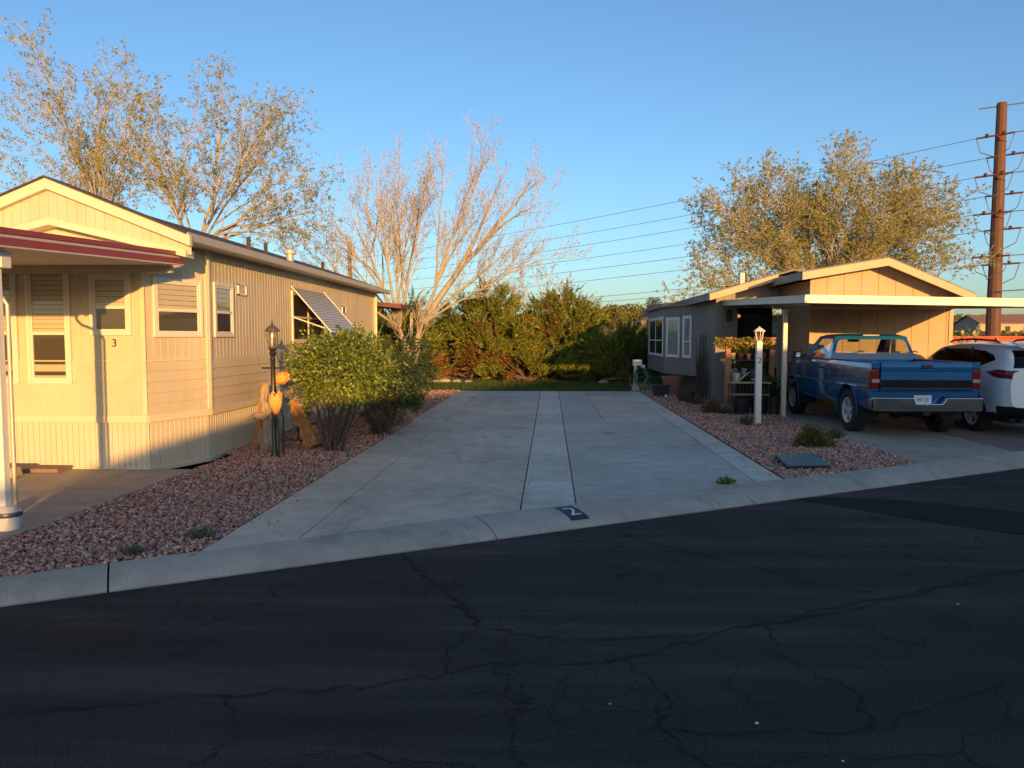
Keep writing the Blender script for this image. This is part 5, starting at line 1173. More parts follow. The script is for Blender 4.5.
# pale boulders at the foot of the junipers
BOUL = pm('pale_boulder', (.34, .30, .25), .9, .25, 5, .5, 14)
for i, (x, y, r) in enumerate([(-4.75, 28.3, .20), (-4.35, 28.2, .15), (-4.0, 28.25, .22), (-3.55, 28.35, .16), (-3.1, 28.3, .13), (2.0, 28.1, .16)]):
    m = MB(); m.lathe([(r*.75, -.05), (r, r*.2), (r*.85, r*.6), (r*.4, r*.8), (.01, r*.82)], (x, y, -.03), 9, sx=1.2); o = m.build('boulder', BOUL, smooth=True, bevel=0)
    tag(o, ['leftmost of the five pale boulders at the foot of the junipers', 'second from left of the five pale boulders', 'middle and biggest of the five pale boulders', 'second from right of the five pale boulders', 'rightmost and smallest of the five pale boulders', 'single pale boulder below the dark juniper'][i], 'boulder', 'pale boulders along the lawn' if i < 5 else None)
# fallen reddish branch under the dark juniper
m = MB(); m.tube([(2.0, 28.6, .08), (2.7, 28.5, .16), (3.3, 28.6, .12), (3.8, 28.9, .3)], [.05, .045, .035, .015], 7); m.tube([(2.7, 28.5, .16), (3.1, 28.2, .08)], [.03, .012], 6); tag(m.build('fallen_branch', pm('red_brown_wood', (.25, .13, .08), .9, .3, 5), smooth=True), 'reddish fallen branch under the dark juniper', 'branch')

# ------------------------------------------------------------------ far away: hillside houses and trees
FARG = leafmat('far_foliage', [(0, (.06, .075, .025)), (.5, (.13, .13, .045)), (1, (.22, .19, .07))], .1, .8, .1)
FARD = leafmat('far_dark_foliage', [(0, (.03, .045, .02)), (1, (.10, .10, .05))], .1, .8, .1)
def far_tree(p, r, h, seed, label, mat=FARG, n=900):
    rg = np.random.default_rng(seed); z0 = terrain_z(p[0], p[1]); T_ = thing('distant_tree', label, 'tree', (p[0], p[1], z0), group='trees on the far hillside')
    k = 7; cs = rg.normal(0, .42, (k, 3)); i = rg.integers(0, k, n); v = rg.normal(size=(n, 3)); v /= np.linalg.norm(v, axis=1, keepdims=True)
    Q_ = cs[i] + v * .55 * rg.uniform(.7, 1, (n, 1)); Q_[:, 2] = np.clip(Q_[:, 2], -.9, 2); P = np.array([p[0], p[1], z0 + h*.60]) + Q_ * np.array([r*.85, r*.85, h*.40])
    V, F = leaves_np(P, rg.normal(size=(n, 3)), v, r * .08 * rg.uniform(.6, 1.3, n), .8, .3, rg); np_mesh('crown', V, F, mat, parent=T_)
    m = MB(); m.tube([(p[0], p[1], z0 - .3), (p[0], p[1], z0 + h*.6)], [r*.09, r*.05], 6); m.build('trunk', BARK, T_)
def far_house(p, w_, d_, h, rz, wallm, roofm, label):
    z0 = terrain_z(p[0], p[1]) - .2; T_ = thing('distant_house', label, 'house', (p[0], p[1], z0), rz, group=None)
    m = MB(); m.prism([(-w_/2, 0), (w_/2, 0), (w_/2, h), (-w_/2, h)], 'y', -d_/2, d_/2); m.prism([(-d_/2, h), (d_/2, h), (0, h + d_*.2)], 'x', -w_/2, w_/2); m.build('wall', wallm, T_, world=False, recalc=True)
    m = MB(); rr_ = [(-d_/2 - .4, h - .12), (0, h + d_*.2 + .06), (d_/2 + .4, h - .12)]; m.prism(rr_ + [(y, z + .18) for y, z in reversed(rr_)], 'x', -w_/2 - .4, w_/2 + .4); m.build('roof', roofm, T_, world=False, recalc=True)
    for i in range(3):
        x = -w_/2 + w_*(i + .5)/3; m = MB(); m.box(x - .55, -d_/2 - .05, h*.35, x + .55, -d_/2 - .01, h*.78); wd_ = m.build('window', DARKIN, T_, world=False)
WB = pm('stucco_cream', (.50, .42, .32), .9, .1, 1); WC = pm('stucco_grey', (.33, .32, .33), .9, .1, 1); WT = pm('stucco_tan', (.42, .32, .22), .9, .1, 1); RT = pm('tile_red', (.22, .12, .08), .9, .2, 3); RG_ = pm('roof_grey', (.2, .19, .19), .9, .2, 3)
far_house((95, 166), 12, 8, 2.8, .1, WT, RT, 'tan far house seen between the taupe house and the brown pole')
far_house((112, 190), 12, 8, 3.2, -.1, WB, RT, 'long cream far house with red roof left of the brown pole')
far_house((118, 172), 10, 7, 3.0, .3, WC, RG_, 'grey far house just right of the brown pole')
far_house((138, 186), 11, 8, 3.2, -.2, WB, RG_, 'cream far house with grey roof at the far right edge')
far_house((19, 205), 12, 8, 2.6, .15, WB, RG_, 'cream far house above the dark juniper, left of the bay')
far_house((30, 225), 11, 8, 2.6, .0, WT, RT, 'tan far house with red roof near the bay corner')
far_house((8, 210), 9, 7, 2.4, -.2, WB, RG_, 'small pale far house just above the sunlit juniper')
rr = random.Random(12)
FT = [(6, 185, 5, 5.5, 0, 'olive far tree left of the tall dark rounded one'), (19, 190, 5.5, 5.5, 0, 'broad olive far tree crown above the cream far house'), (26, 188, 3.0, 8.0, 1, 'tall dark rounded far tree standing above the others beside the bay'), (30, 200, 5, 5.5, 0, 'pale far tree right behind the tall dark rounded one'),
      (12, 140, 2.6, 3.6, 0, 'small olive far tree in front of the cream far house'), (58, 86, 2.4, 2.6, 0, 'small far tree just left of the brown steel pole'), (76, 96, 3.0, 3.0, 0, 'green far tree just right of the brown steel pole'), (92, 112, 3.5, 3.8, 0, 'far tree at the right edge above the orange wall')]
for i, (x, y, r, h, k, lb) in enumerate(FT): far_tree((x, y), r, h, 100 + i, lb, FARD if k else FARG, 6000)
wv = []; wf = []; bb = 0
for i in range(60):
    x = rr.uniform(-60, 160); y = rr.uniform(215, 275); r = rr.uniform(4, 7); h = rr.uniform(4.5, 7); z0 = terrain_z(x, y); n = 1500
    v = rg.normal(size=(n, 3)); v /= np.linalg.norm(v, axis=1, keepdims=True); cs_ = rg.normal(0, .4, (6, 3)); Q_ = cs_[rg.integers(0, 6, n)] + v*.6; P = np.array([x, y, z0 + h*.5]) + Q_ * np.array([r, r, h*.42])
    V, F = leaves_np(P, rg.normal(size=(n, 3)), v, r*.11*rg.uniform(.6, 1.3, n), .8, .3, rg); wv.append(V); wf.append(F + bb); bb += len(V)
tag(np_mesh('woodland', np.concatenate(wv), np.concatenate(wf), FARG), 'far belt of trees along the skyline', 'woodland', kind='stuff')
# low desert brush on the hill reads as one mass
n = 7000; bx = np.stack([rg.uniform(-60, 150, n), 60 + 170 * rg.random(n)], 1); bz = np.array([terrain_z(a, b) for a, b in bx]); sz = rg.uniform(.4, 1.1, n)
bi = np.repeat(np.arange(n), 16); v = rg.normal(size=(n*16, 3)); v /= np.linalg.norm(v, axis=1, keepdims=True); P = np.stack([bx[bi, 0], bx[bi, 1], bz[bi]], 1) + np.abs(v) * np.array([1, 1, .8]) * sz[bi, None] * np.sign(np.stack([v[:, 0], v[:, 1], np.ones(len(v))], 1))
V, F = leaves_np(P, rg.normal(size=P.shape), v, sz[bi] * .6, .8, .3, rg); o = np_mesh('desert_brush', V, F, FARG); tag(o, 'olive and tan scrub covering the far slope', 'scrub', kind='stuff')
# red-orange wall beyond the cars
m = MB(); m.box(14.5, 33.8, -.15, 34, 34.0, 1.66)
for k in range(8): m.box(14.5 + k*2.45, 33.72, -.15, 14.62 + k*2.45, 33.8, 1.70)
m.box(14.5, 33.70, 1.66, 34, 34.05, 1.74); tag(m.build('orange_wall', pm('orange_red_paint', (.36, .065, .022), .7, .15, 1, .1)), 'long orange red wall beyond the parked cars', 'wall')
m_ = mound('pale_bush', 'pale yellow bush between the taupe house wall and the white car', (13.4, 24.5), .45, 1.75, 700, 51, leafmat('pale_leaf', [(0, (.3, .27, .12)), (1, (.6, .52, .3))]), .16, 'bush', .8, .6)

# ------------------------------------------------------------------ power line
RUST = pm('weathering_steel', (.105, .05, .036), .75, .3, 1.2, .2, 20, stretch=(2, 2, .4)); WIREM = pm('wire', (.13, .135, .15), .6); PORC = pm('insulator', (.16, .06, .045), .3)
PX_, PY_ = 21.68, 38.0
T_ = thing('utility_pole', 'tall brown steel utility pole with insulators behind the carport', 'utility pole', (PX_, PY_, 0))
m = MB(); m.lathe([(.36, -.3), (.225, 12.9), (.20, 12.95), (.01, 12.96)], (PX_, PY_, 0), 12); m.build('shaft', RUST, T_, smooth=True, angle=20)
m = MB()
for k in range(16): m.box(PX_ - .5, PY_ - .03, 2.5 + k*.62, PX_ - .44 + .03*k/8, PY_ + .03, 2.55 + k*.62)
wd_ = Vector((-.715, .70, 0)).normalized(); ws = Vector((.70, .715, 0)).normalized()
arms = [(11.25, -1), (10.6, 1), (9.4, -1), (8.7, 1), (7.6, -1), (7.0, 1), (5.55, -1), (5.3, 1)]
wires = thing('power_wires', 'dark power wires crossing the sky from the brown steel pole', 'wires', (PX_, PY_, 6))
c0 = Vector((PX_, PY_, 0))
def catenary(a, b, sag, n=24): return [a.lerp(b, i/n) - Vector((0, 0, sag*4*(i/n)*(1-i/n))) for i in range(n+1)]
for z, s in arms:
    m = MB(); e = c0 + ws * (s*.85) + Vector((0, 0, z)); m.tube([c0 + ws*(s*.3) + Vector((0, 0, z - .05)), e], [.09, .06], 6)
    for dz in (-1, 1): m.lathe([(.04, 0), (.10, .03), (.05, .06), (.10, .10), (.05, .13), (.10, .17), (.03, .2)], tuple(e + wd_*dz*.35 + Vector((0, 0, -.05))), 8)
    m.tube([e - wd_*.8, e + wd_*.8], .045, 6)
    m.build('insulator_arm', PORC, T_, smooth=True)
    a = e + wd_*.8; b = a + wd_*105; b.z = z - .2; m = MB(); m.tube(catenary(a, b, 1.3), .016, 4, cap=False)
    a2 = e - wd_*.8; b2 = a2 - wd_*60; b2.z = z + .4; m.tube(catenary(a2, b2, .5), .024, 4, cap=False)
    j = c0 + ws*(s*.6) - Vector((0, 0, -z)); m.tube([a, a + wd_*-.2 + Vector((0, 0, -.7)), e + Vector((0, 0, -1.0)), a2 + wd_*.2 + Vector((0, 0, -.7)), a2], .022, 4)
    m.build('wire', WIREM, wires)
m = MB(); m.tube([c0 + Vector((-.9, .3, 12.75)), c0 + Vector((.9, -.3, 12.85))], .035, 5); m.tube([c0 + wd_*6 + Vector((0, 0, 11.1)), c0 + wd_*2.2 + ws*-.6 + Vector((0, 0, 9.9))], .03, 4); m.tube([c0 + wd_*6 + Vector((0, 0, 7.4)), c0 + wd_*2.2 + Vector((0, 0, 6.2))], .03, 4)
m.tube([c0 + wd_*6 + Vector((0, 0, 9.25)), c0 + wd_*2.2 + Vector((0, 0, 8.0))], .03, 4); m.split('guy_bar', WIREM, T_)
m = MB(); m.tube([c0 + ws*-.4 + Vector((0, 0, 3.9)), c0 + ws*-3 - wd_*40 + Vector((0, 0, 4.6))], .03, 4); m.build('low_wire', WIREM, wires)
m = MB(); m.lathe([(.20, -.2), (.15, 9.3), (.01, 9.32)], (-16.1, 60, 0), 10); p_ = m.build('distant_pole', RUST, smooth=True); tag(p_, 'thin brown pole far behind the tan mobile home roof', 'pole')
# ------------------------------------------------------------------ lamp post, tulips, driftwood
BP = pm('black_enamel', (.018, .017, .016), .35, .15, 8); FROST = glassmat('lantern_glass', (.85, .8, .7), .4, .15)
Lx, Ly = -3.93, 10.46
T_ = thing('garden_lamp', 'black garden lamp post with glass lantern in the left gravel', 'lamp post', (Lx, Ly, 0))
m = MB(); m.lathe([(.05, -.03), (.045, .05), (.034, .08), (.034, .75), (.04, .78), (.032, .80), (.032, 1.36), (.04, 1.38), (.03, 1.42), (.05, 1.47), (.035, 1.50), (.06, 1.53)], (Lx, Ly, 0), 14); m.tube([(Lx - .16, Ly, 1.26), (Lx + .16, Ly, 1.26)], .012, 6); m.build('post', BP, T_, smooth=True, angle=30)
m = MB(); m.lathe([(.045, 1.53), (.065, 1.55), (.055, 1.57)], (Lx, Ly, 0), 14)
for k in range(6):
    a = math.pi*k/3; P_ = [(.055, 1.56), (.088, 1.64), (.095, 1.70), (.082, 1.78)]; m.tube([(Lx + r*math.cos(a), Ly + r*math.sin(a), z) for r, z in P_], .006, 5)
m.lathe([(.088, 1.775), (.105, 1.785), (.100, 1.80), (.07, 1.835), (.035, 1.86), (.018, 1.875), (.022, 1.89), (.012, 1.905), (.016, 1.92), (.003, 1.95)], (Lx, Ly, 0), 14); lt = m.build('lantern', pm('dark_pewter', (.16, .14, .11), .4, .2, 8, metal=.5), T_, smooth=True, angle=30)
m = MB(); m.lathe([(.050, 1.56), (.083, 1.64), (.090, 1.70), (.077, 1.78)], (Lx, Ly, 0), 14, cap=False); m.build('glass', FROST, lt, smooth=True); m = MB(); m.lathe([(.012, 1.57), (.022, 1.60), (.026, 1.66), (.012, 1.70), (.002, 1.71)], (Lx, Ly, 0), 10); m.build('bulb', pm('bulb_white', (.8, .78, .7), .3), lt, smooth=True)
ORG = pm('orange_enamel', (.72, .34, .08), .5, .15, 6)
def petal(m, o, ax, side_, L, W_, curl):
    o, ax, side_ = Vector(o), Vector(ax).normalized(), Vector(side_).normalized(); nn = ax.cross(side_); n = 8; vs = []
    for i in range(n + 1):
        t_ = i/n; w = W_ * math.sin(math.pi * min(1, t_*.92 + .06)) ** .75 * (1 if t_ < .98 else .2); b = curl * math.sin(math.pi*t_)
        for j in (-1, -.5, 0, .5, 1): vs.append(o + ax*(L*t_) + side_*(w*j) + nn*(b - .35*w*j*j))
    m.add(vs, [(i*5+j, i*5+j+1, (i+1)*5+j+1, (i+1)*5+j) for i in range(n) for j in range(4)])
def tulip(label, base, top, ax, L, W_, petals):
    T_ = thing('metal_tulip', label, 'garden ornament', base, group='painted metal tulips'); ax = Vector(ax).normalized(); u = ax.orthogonal().normalized()
    m = MB(); m.tube([base, (base[0] + .01, base[1], top[2]*.5), top], .013, 7); m.build('stalk', BP, T_, smooth=True)
    for k in range(petals):
        a = 2*math.pi*k/petals + .5; q = Matrix.Rotation(a, 3, ax) @ u; sd_ = q.cross(ax); m = MB(); petal(m, Vector(top) + q*.012, ax + q*.22, sd_, L, W_, .035)
        o = m.build('petal', ORG, T_, smooth=True); md = o.modifiers.new('s', 'SOLIDIFY'); md.thickness = .004
tulip('orange metal tulip tilted to the right, the upper one', (-3.86, 10.62, -.02), (-3.99, 10.62, 1.06), (.8, -.1, .3), .25, .075, 6)
tulip('orange metal tulip standing upright, the lower one', (-3.85, 10.40, -.02), (-3.87, 10.40, .60), (.02, -.12, 1), .34, .068, 6)
DW1 = pm('grey_driftwood', (.30, .24, .185), .9, .35, 5, .8, 18, stretch=(3, 3, .5), bdist=.02); DW2 = pm('orange_driftwood', (.36, .18, .08), .9, .35, 5, .8, 18, stretch=(3, 3, .5), bdist=.02)
def wood(name, label, pts, rad, mat, seed, n=26):
    rr = random.Random(seed); m = MB(); pts = [Vector(p) for p in pts]; P = []; Rd = []
    for i in range(len(pts) - 1):
        for k in range(5): P.append(pts[i].lerp(pts[i+1], k/5)); Rd.append(rad[i] + (rad[i+1] - rad[i])*k/5)
    P.append(pts[-1]); Rd.append(rad[-1]); Rd = [q*.82 for q in Rd]; m.tube(P, Rd, n)
    for i, c_ in enumerate(P):
        for k in range(n):
            q = Vector(m.v[i*n + k]) - c_; a_ = 2*math.pi*k/n
            rg_ = abs(mnoise.noise(Vector((math.cos(a_)*2.6 + seed, math.sin(a_)*2.6, i*.10)))) ; lw = mnoise.noise(Vector((math.cos(a_)*1.1, math.sin(a_)*1.1 + seed, i*.16)))
            f_ = .68 + 1.0*rg_ + .45*lw; m.v[i*n + k] = tuple(c_ + q*f_)
    return tag(m.build(name, mat, smooth=True, angle=50), label, 'driftwood', 'driftwood pieces by the lamp post')
def dens(a, b, k): a, b = Vector(a), Vector(b); return [a.lerp(b, i/k) for i in range(k+1)]
wood('driftwood', 'tall narrow orange brown driftwood slab leaning against the skirt', dens((-4.42, 11.1, -.03), (-4.33, 11.15, 1.02), 8), [.10, .10, .09, .09, .08, .075, .065, .05, .02], DW2, 1)
wood('driftwood', 'squat grey driftwood stump with a twisted top', [(-4.18, 11.0, -.03), (-4.2, 11, .2), (-4.18, 11, .42), (-4.22, 11.02, .58), (-4.28, 11.0, .75), (-4.24, 11, .95), (-4.2, 11, 1.02)], [.20, .19, .15, .10, .06, .05, .015], DW1, 2)
wood('driftwood', 'thick brown driftwood log leaning to the right of the lamp post', dens((-3.58, 11.2, .02), (-3.98, 11.35, .72), 8), [.19, .17, .14, .125, .12, .11, .10, .08, .04], DW2, 3)
wood('driftwood', 'pale gnarled driftwood limb lying across the stump', [(-4.5, 10.9, .48), (-4.35, 10.85, .56), (-4.2, 10.85, .52), (-4.1, 10.8, .66), (-4.13, 10.8, .82)], [.02, .045, .05, .04, .012], DW1, 4)

# ------------------------------------------------------------------ right garden: white lamp post, lid, pots, stand
Wx, Wy = 4.06, 14.83
T_ = thing('white_lamp_post', 'slim white lamp post bearing a number 2 in the right gravel strip', 'lamp post', (Wx, Wy, 0))
m = MB(); m.box(Wx - .055, Wy - .055, -.05, Wx + .055, Wy + .055, 1.60); m.build('post', WHT, T_, bevel=.008)
m = MB(); m.lathe([(.065, 1.60), (.045, 1.615), (.052, 1.63)], (Wx, Wy, 0), 6); m.lathe([(.115, 1.805), (.12, 1.815), (.05, 1.87), (.018, 1.885), (.013, 1.90), (.002, 1.905)], (Wx, Wy, 0), 6)
for k in range(6): a = math.pi*(k+.5)/3; m.tube([(Wx + .048*math.cos(a), Wy + .048*math.sin(a), 1.63), (Wx + .085*math.cos(a), Wy + .085*math.sin(a), 1.81)], .007, 4)
lt = m.build('lantern', WHT, T_); m = MB(); m.lathe([(.042, 1.63), (.078, 1.81)], (Wx, Wy, 0), 6, cap=False); m.build('glass', glassmat('amber_glass', (.8, .65, .4), .3, .2), lt)
tv, tf = text_mb('2', .16, .004); m = MB(); m.add([(Wx + .005 + v.x, Wy - .058 - v.z, 1.24 + v.y) for v in tv], tf); m.build('numeral', pm_blk, T_)
TEAL = pm('green_lid', (.09, .20, .19), .45, .2, 6, .1, 60)
T_ = thing('utility_box', 'green rectangular box lid lying on the right gravel', 'utility box', (3.4, 10.2, 0))
cs = [(3.14, 10.52), (3.72, 10.62), (3.60, 9.80), (3.05, 9.72)]
def pad(m, cs, z0, z1, grow=0):
    cx = sum(c[0] for c in cs)/4; cy = sum(c[1] for c in cs)/4; q = [(cx + (x-cx)*(1+grow), cy + (y-cy)*(1+grow)) for x, y in cs][::-1]; m.prism(q, 'z', z0, z1)
m = MB(); pad(m, cs, -.04, .045, .03); m.build('rim', BLKP, T_, recalc=True, bevel=.006); m = MB(); pad(m, cs, .045, .068); m.box(3.33, 10.38, .069, 3.47, 10.42, .073); m.build('lid', TEAL, T_, recalc=True, bevel=.008)
TC = pm('terracotta', (.28, .13, .10), .85, .2, 5, .2, 30); DPOT = pm('dark_brown_pot', (.06, .04, .035), .6, .2, 5)
def pot(name, label, p, r, h, mat, plant=None, seed=0, ph=.3, n=150, ls=.08, group=None):
    T_ = thing(name, label, 'plant pot', (p[0], p[1], p[2]), group=group); m = MB()
    m.lathe([(r*.70, 0), (r*.92, h*.82), (r, h*.83), (r, h), (r*.88, h), (r*.86, h*.88), (.001, h*.88)], p, 18); m.build('pot_body', mat, T_, smooth=True, angle=30)
    if plant:
        rg = np.random.default_rng(seed); th = rg.uniform(0, 6.28, n); tt = rg.random(n); P = np.stack([p[0] + np.cos(th)*r*(.4 + tt*.9)*.8, p[1] + np.sin(th)*r*(.4+tt*.9)*.8, p[2] + h*.9 + tt*ph], 1)
        D = np.stack([np.cos(th), np.sin(th), rg.normal(.5, .5, n)], 1); V, F = leaves_np(P, D, rg.normal(size=(n, 3)), ls*rg.uniform(.6, 1.3, n), .5, .3, rg); np_mesh('foliage', V, F, plant, parent=T_)
        st = [(np.array([[p[0], p[1], p[2] + h*.85], P[i]]), np.array([.006, .003])) for i in range(0, n, 8)]; V, F = tubes_np(st, 3); np_mesh('stems', V, F, STEM, parent=T_)
    return T_
pot('flower_pot', 'large empty terracotta pot under the bay', (3.72, 22.9, -.02), .34, .54, TC)
pot('flower_pot', 'dark brown round pot with bare twigs beside the bay', (3.58, 19.9, -.02), .27, .30, DPOT, BRL, 61, .35, 90, .05)
pot('flower_pot', 'small terracotta pot in front of the large one', (3.75, 21.6, -.02), .12, .16, TC, BRL, 62, .12, 50, .05)
m = MB(); m.prism([(2.98, -.02), (3.38, -.02), (3.41, .30), (2.95, .30)], 'y', 21.5, 21.8); m.box(2.93, 21.48, .28, 3.43, 21.82, .33); o = m.build('planter_box', BLKP, bevel=.01, recalc=True); tag(o, 'black rectangular planter box at the driveway edge', 'planter')
m = MB(); m.lathe([(.001, -.05), (.035, -.035), (.05, 0), (.035, .035), (.001, .05)], (3.28, 21.3, .035), 12); tag(m.build('white_ball', pm_wht, smooth=True), 'small white ball on the gravel before the black planter', 'ball')
# utility pedestal, hose and green wire fence
T_ = thing('utility_pedestal', 'weathered white pedestal with cream lit top at the driveway end', 'utility pedestal', (2.72, 23.95, 0))
m = MB(); m.box(2.66, 23.9, -.1, 2.76, 24.0, .92); m.prism([(2.56, -.1), (2.88, -.1), (2.76, .22), (2.66, .22)], 'y', 23.85, 24.05); m.build('post', pm('weathered_white', (.45, .43, .38), .8, .2, 6), T_, recalc=True); m = MB(); m.box(2.62, 23.84, .80, 2.90, 24.02, .98); m.box(2.88, 23.86, .7, 3.0, 24.0, .82); m.build('outlet_box', WHT, T_, bevel=.01)
HOSE = pm('green_hose', (.02, .13, .06), .4, .15, 8)
m = MB(); pts = [(2.86 + (.16 + .012*(k // 24))*math.cos(k*math.pi/12), 23.80 - .004*(k//8), .46 + (.24 + .01*(k//24))*math.sin(k*math.pi/12)) for k in range(120)]; m.tube(pts, .014, 5); tag(m.build('garden_hose', HOSE, smooth=True), 'green garden hose coiled on the pedestal', 'hose')
T_ = thing('wire_fence', 'low green wire fence between pedestal and bay', 'fence', (3.1, 24.1, 0)); m = MB()
for k in range(15): x = 2.55 + k*.085; m.tube([(x, 24.15, -.05), (x, 24.15, .42)], .006, 4)
for z in (.02, .15, .28, .41): m.tube([(2.55, 24.15, z), (3.75, 24.15, z)], .006, 4)
m.build('mesh_panel', HOSE, T_)
for x in (2.55, 3.15, 3.75):
    m = MB(); m.tube([(x, 24.13, -.1), (x, 24.13, .50)], .015, 6); m.build('stake', HOSE, T_)
# trellis with dead vine by the side wall
T_ = thing('trellis', 'dark trellis with dead vine against the shaded side wall', 'trellis', (4.2, 20.8, 0)); m = MB()
for y in (20.35, 20.6, 20.85, 21.1): m.tube([(4.18, y, -.05), (4.16, y, 1.75)], .012, 5)
for z in (.3, .65, 1.0, 1.35, 1.7): m.tube([(4.17, 20.3, z), (4.17, 21.15, z)], .010, 5)
m.build('frame', DKW, T_)
rgv = np.random.default_rng(9); st = []
for i in range(60):
    y = 20.3 + .85*rgv.random(); z = rgv.uniform(0, .5); P_ = [np.array([4.12, y, z])]
    for k in range(7): P_.append(P_[-1] + np.array([rgv.normal(0, .025), rgv.normal(0, .07), rgv.uniform(.05, .22)]))
    st.append((np.array(P_), np.linspace(.009, .003, 8)))
V, F = tubes_np(st, 4); np_mesh('dead_vine', V, F, STEM, parent=T_)
# plant stand
OW = pm('orange_wood', (.38, .17, .075), .7, .2, 3, .2, 30, stretch=(.5, 3, 3)); YW = pm('yellowed_wood', (.42, .33, .14), .7, .2, 3)
T_ = thing('plant_stand', 'wooden plant stand with orange posts beside the porch', 'plant stand', (4.45, 17.4, 0))
for x, h in ((4.02, 1.66), (5.0, 1.66), (5.24, 1.32)):
    m = MB(); m.box(x - .055, 17.15, -.03, x + .055, 17.26, h); m.box(x - .07, 17.13, h, x + .07, 17.28, h + .03); m.build('post', OW, T_, bevel=.004)
for (z, y0, y1, h) in ((1.54, 17.17, 17.23, .06), (1.60, 17.20, 17.45, .02), (1.16, 17.2, 17.5, .03), (.80, 17.2, 17.5, .03)):
    m = MB(); m.box(3.80 if z > 1.5 else 4.08, y0, z, 4.95, y1, z + h); m.build('rail' if z == 1.54 else 'shelf', OW if z > 1.5 else DPOT, T_, bevel=.003)
m = MB()
for k in range(11): m.box(4.1 + k*.085, 17.5, .1, 4.14 + k*.085, 17.52, 1.6)
m.build('back_slats', DPOT, T_)
VL = leafmat('vine_leaf', [(0, (.12, .13, .02)), (.5, (.26, .25, .04)), (1, (.42, .36, .08))], .35)
rgv = np.random.default_rng(15); n = 1100; P = np.stack([rgv.uniform(3.72, 5.0, n), rgv.uniform(17.0, 17.4, n), 1.66 - .22*rgv.random(n)**1.6], 1); V, F = leaves_np(P, rgv.normal(size=(n, 3)), rgv.normal(size=(n, 3)), rgv.uniform(.04, .08, n), .6, .3, rgv); o = np_mesh('climbing_vine', V, F, VL); tag(o, 'yellow green vine trailing along the top of the plant stand', 'vine')
DG = leafmat('dark_pot_leaf', [(0, (.02, .035, .012)), (1, (.07, .09, .03))], .2)
pl_ = [(4.16, 17.35, 1.19, .07, .15, 'cream'), (4.34, 17.35, 1.19, .08, .13, 'dark'), (4.52, 17.35, 1.19, .06, .12, 'orange'), (4.68, 17.35, 1.19, .07, .13, 'dark'), (4.86, 17.35, 1.19, .06, .14, 'red'), (4.2, 17.35, .83, .08, .14, 'brown'), (4.42, 17.35, .83, .07, .16, 'grey'), (4.62, 17.35, .83, .08, .14, 'green'), (4.84, 17.35, .83, .07, .13, 'dark')]
PCOL = {'cream': pm('cream_glaze', (.5, .42, .28), .4), 'dark': DPOT, 'orange': pm('orange_glaze', (.45, .2, .09), .5), 'red': pm('red_glaze', (.25, .05, .04), .4), 'brown': TC, 'grey': pm('grey_glaze', (.3, .3, .28), .5), 'green': pm('green_glaze', (.05, .12, .07), .4)}
for i, (x, y, z, r, h, c) in enumerate(pl_):
    sh = 'upper' if z > 1 else 'lower'; lab = f'small {c} pot on the {sh} shelf of the plant stand'
    if c == 'dark' and z > 1: lab = 'small dark pot on the upper shelf, ' + ('next to the cream pot' if i == 1 else 'next to the red pot')
    pot('shelf_pot', lab, (x, y, z), r, h, PCOL[c], DG, 70 + i, .14, 70, .06, group='pots on the plant stand')
# potting table, watering can, tub
T_ = thing('potting_table', 'low black iron potting table with pale tabletop before the plant stand', 'table', (4.35, 16.6, 0))
m = MB(); m.box(3.92, 16.42, .695, 4.78, 16.85, .72); m.build('tabletop', YW, T_, bevel=.004); m = MB(); m.box(3.95, 16.45, .44, 4.75, 16.82, .455); m.build('shelf', YW, T_)
for x, y in ((3.96, 16.46), (4.74, 16.46), (3.96, 16.81), (4.74, 16.81)): m = MB(); m.tube([(x, y, -.03), (x, y, .695)], .013, 6); m.build('leg', BP, T_)
m = MB(); m.tube([(4.1 + .1*k/10*math.cos(k*.9) + .05*k/2, 16.44, .2 + .1*math.sin(k*.9)) for k in range(11)], .008, 5); m.tube([(4.3, 16.44, .44), (4.55, 16.44, .2), (4.45, 16.44, .0)], .008, 5); m.build('scroll', BP, T_)
T_ = thing('watering_can', 'grey metal watering can with long spout on the potting table', 'watering can', (4.08, 16.6, .72)); m = MB(); m.lathe([(.085, 0), (.09, .02), (.085, .19), (.06, .20), (.055, .195)], (4.08, 16.6, .72), 16); m.build('can_body', pm('zinc', (.42, .42, .40), .4, .15, 8, metal=.5), T_, smooth=True, angle=35)
m = MB(); m.tube([(4.16, 16.6, .78), (4.34, 16.6, .93)], [.02, .012], 7); m.lathe([(.035, 0), (.03, .01)], (4.35, 16.6, .925), 8); m.build('spout', bpy.data.materials['zinc'], T_); m = MB(); m.tube([(4.0, 16.6, .88), (3.95, 16.6, .98), (4.05, 16.6, 1.02), (4.13, 16.6, .92)], .008, 6); m.build('handle', bpy.data.materials['zinc'], T_)
m = MB(); m.lathe([(.15, 0), (.19, .34), (.20, .34), (.20, .37), (.17, .37)], (4.2, 16.63, -.02), 18); tag(m.build('black_tub', BLKP, smooth=True), 'round black tub beneath the left end of the potting table', 'tub')
m = MB(); m.lathe([(.15, 0), (.19, .30), (.20, .30), (.20, .33), (.17, .33)], (4.58, 16.63, -.02), 18); tag(m.build('black_tub', BLKP, smooth=True), 'round black tub beneath the right end of the potting table', 'tub')
m = MB(); m.lathe([(.05, 0), (.09, .03), (.12, .07), (.11, .08)], (4.5, 16.6, .72), 14); tag(m.build('glass_bowl', pm('pale_glaze', (.35, .38, .38), .2), smooth=True), 'pale shallow bowl on the potting table', 'bowl')
m = MB(); m.prism([(3.7, .78), (4.0, .70), (4.0, .66), (3.7, .70)], 'y', 17.3, 17.8); 
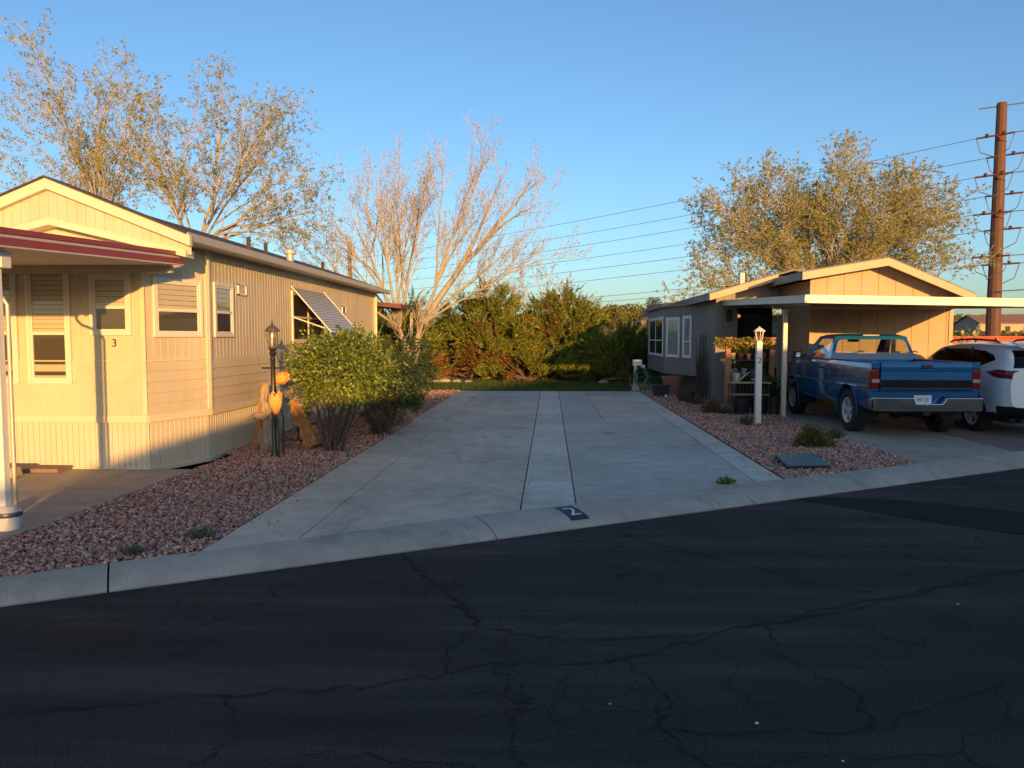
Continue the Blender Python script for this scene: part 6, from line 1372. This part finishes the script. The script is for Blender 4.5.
pot('flower_pot', 'tall dark planter with spiky green leaves right of the white lamp post', (4.92, 16.75, -.02), .16, .42, DPOT, leafmat('agave', [(0, (.03, .07, .04)), (1, (.08, .14, .09))]), 88, .38, 60, .30)
T_ = thing('patio_chair', 'dark patio chair half hidden behind the carport post', 'chair', (5.3, 18.4, 0))
m = MB(); m.box(5.08, 18.2, .42, 5.52, 18.62, .46); m.build('seat', DKW, T_, bevel=.01); m = MB(); m.box(5.08, 18.58, .46, 5.52, 18.62, .95); m.build('backrest', DKW, T_, bevel=.01)
for x in (5.1, 5.5):
    for y in (18.22, 18.6): m = MB(); m.tube([(x, y, 0), (x, y, .43)], .014, 6); m.build('leg', DKW, T_)
# small litter on the road
for i, (x, y, s) in enumerate([(.97, 3.45, .008), (1.25, 3.15, .005), (2.75, 5.1, .010), (3.9, 5.6, .010), (.3, 3.6, .007)]):
    m = MB(); m.lathe([(s, 0), (s*.8, s*.5), (.001, s*.6)], (x, y, -.1), 6, sx=1.3); tag(m.build('pebble', pm_wht if i < 2 else BOUL), ['white pebble lying near the middle of the road', 'tiny white pebble near the bottom edge of the road', 'pale pebble on the road below the driveway mouth', 'pale pebble farther right on the road', 'pale pebble left of the white ones on the road'][i], 'pebble')

# dry leaves blown over the gravel and the driveway
rg = np.random.default_rng(77); n = 900
P = np.concatenate([np.stack([rg.uniform(-4.5, -2.6, 520), rg.uniform(6.5, 20, 520), np.full(520, .030)], 1), np.stack([rg.normal(-2.6, .25, 90), rg.uniform(8, 22, 90), np.full(90, .006)], 1), np.stack([rg.uniform(2.85, 4.9, 230), rg.uniform(9.8, 20, 230), np.full(230, .032)], 1), np.stack([rg.uniform(-2.5, 2.6, 60), rg.uniform(9, 23, 60), np.full(60, .005)], 1)])
D = rg.normal(size=(n, 3)); D[:, 2] *= .15; N_ = rg.normal(0, .25, (n, 3)); N_[:, 2] = 1
V, F = leaves_np(P, D, N_, rg.uniform(.018, .045, n), .55, .4, rg); tag(np_mesh('leaf_litter', V, F, leafmat('dry_leaf', [(0, (.10, .06, .03)), (.5, (.26, .17, .08)), (1, (.42, .32, .17))], .1)), 'dry leaves scattered on gravel and concrete', 'leaf litter', kind='stuff')
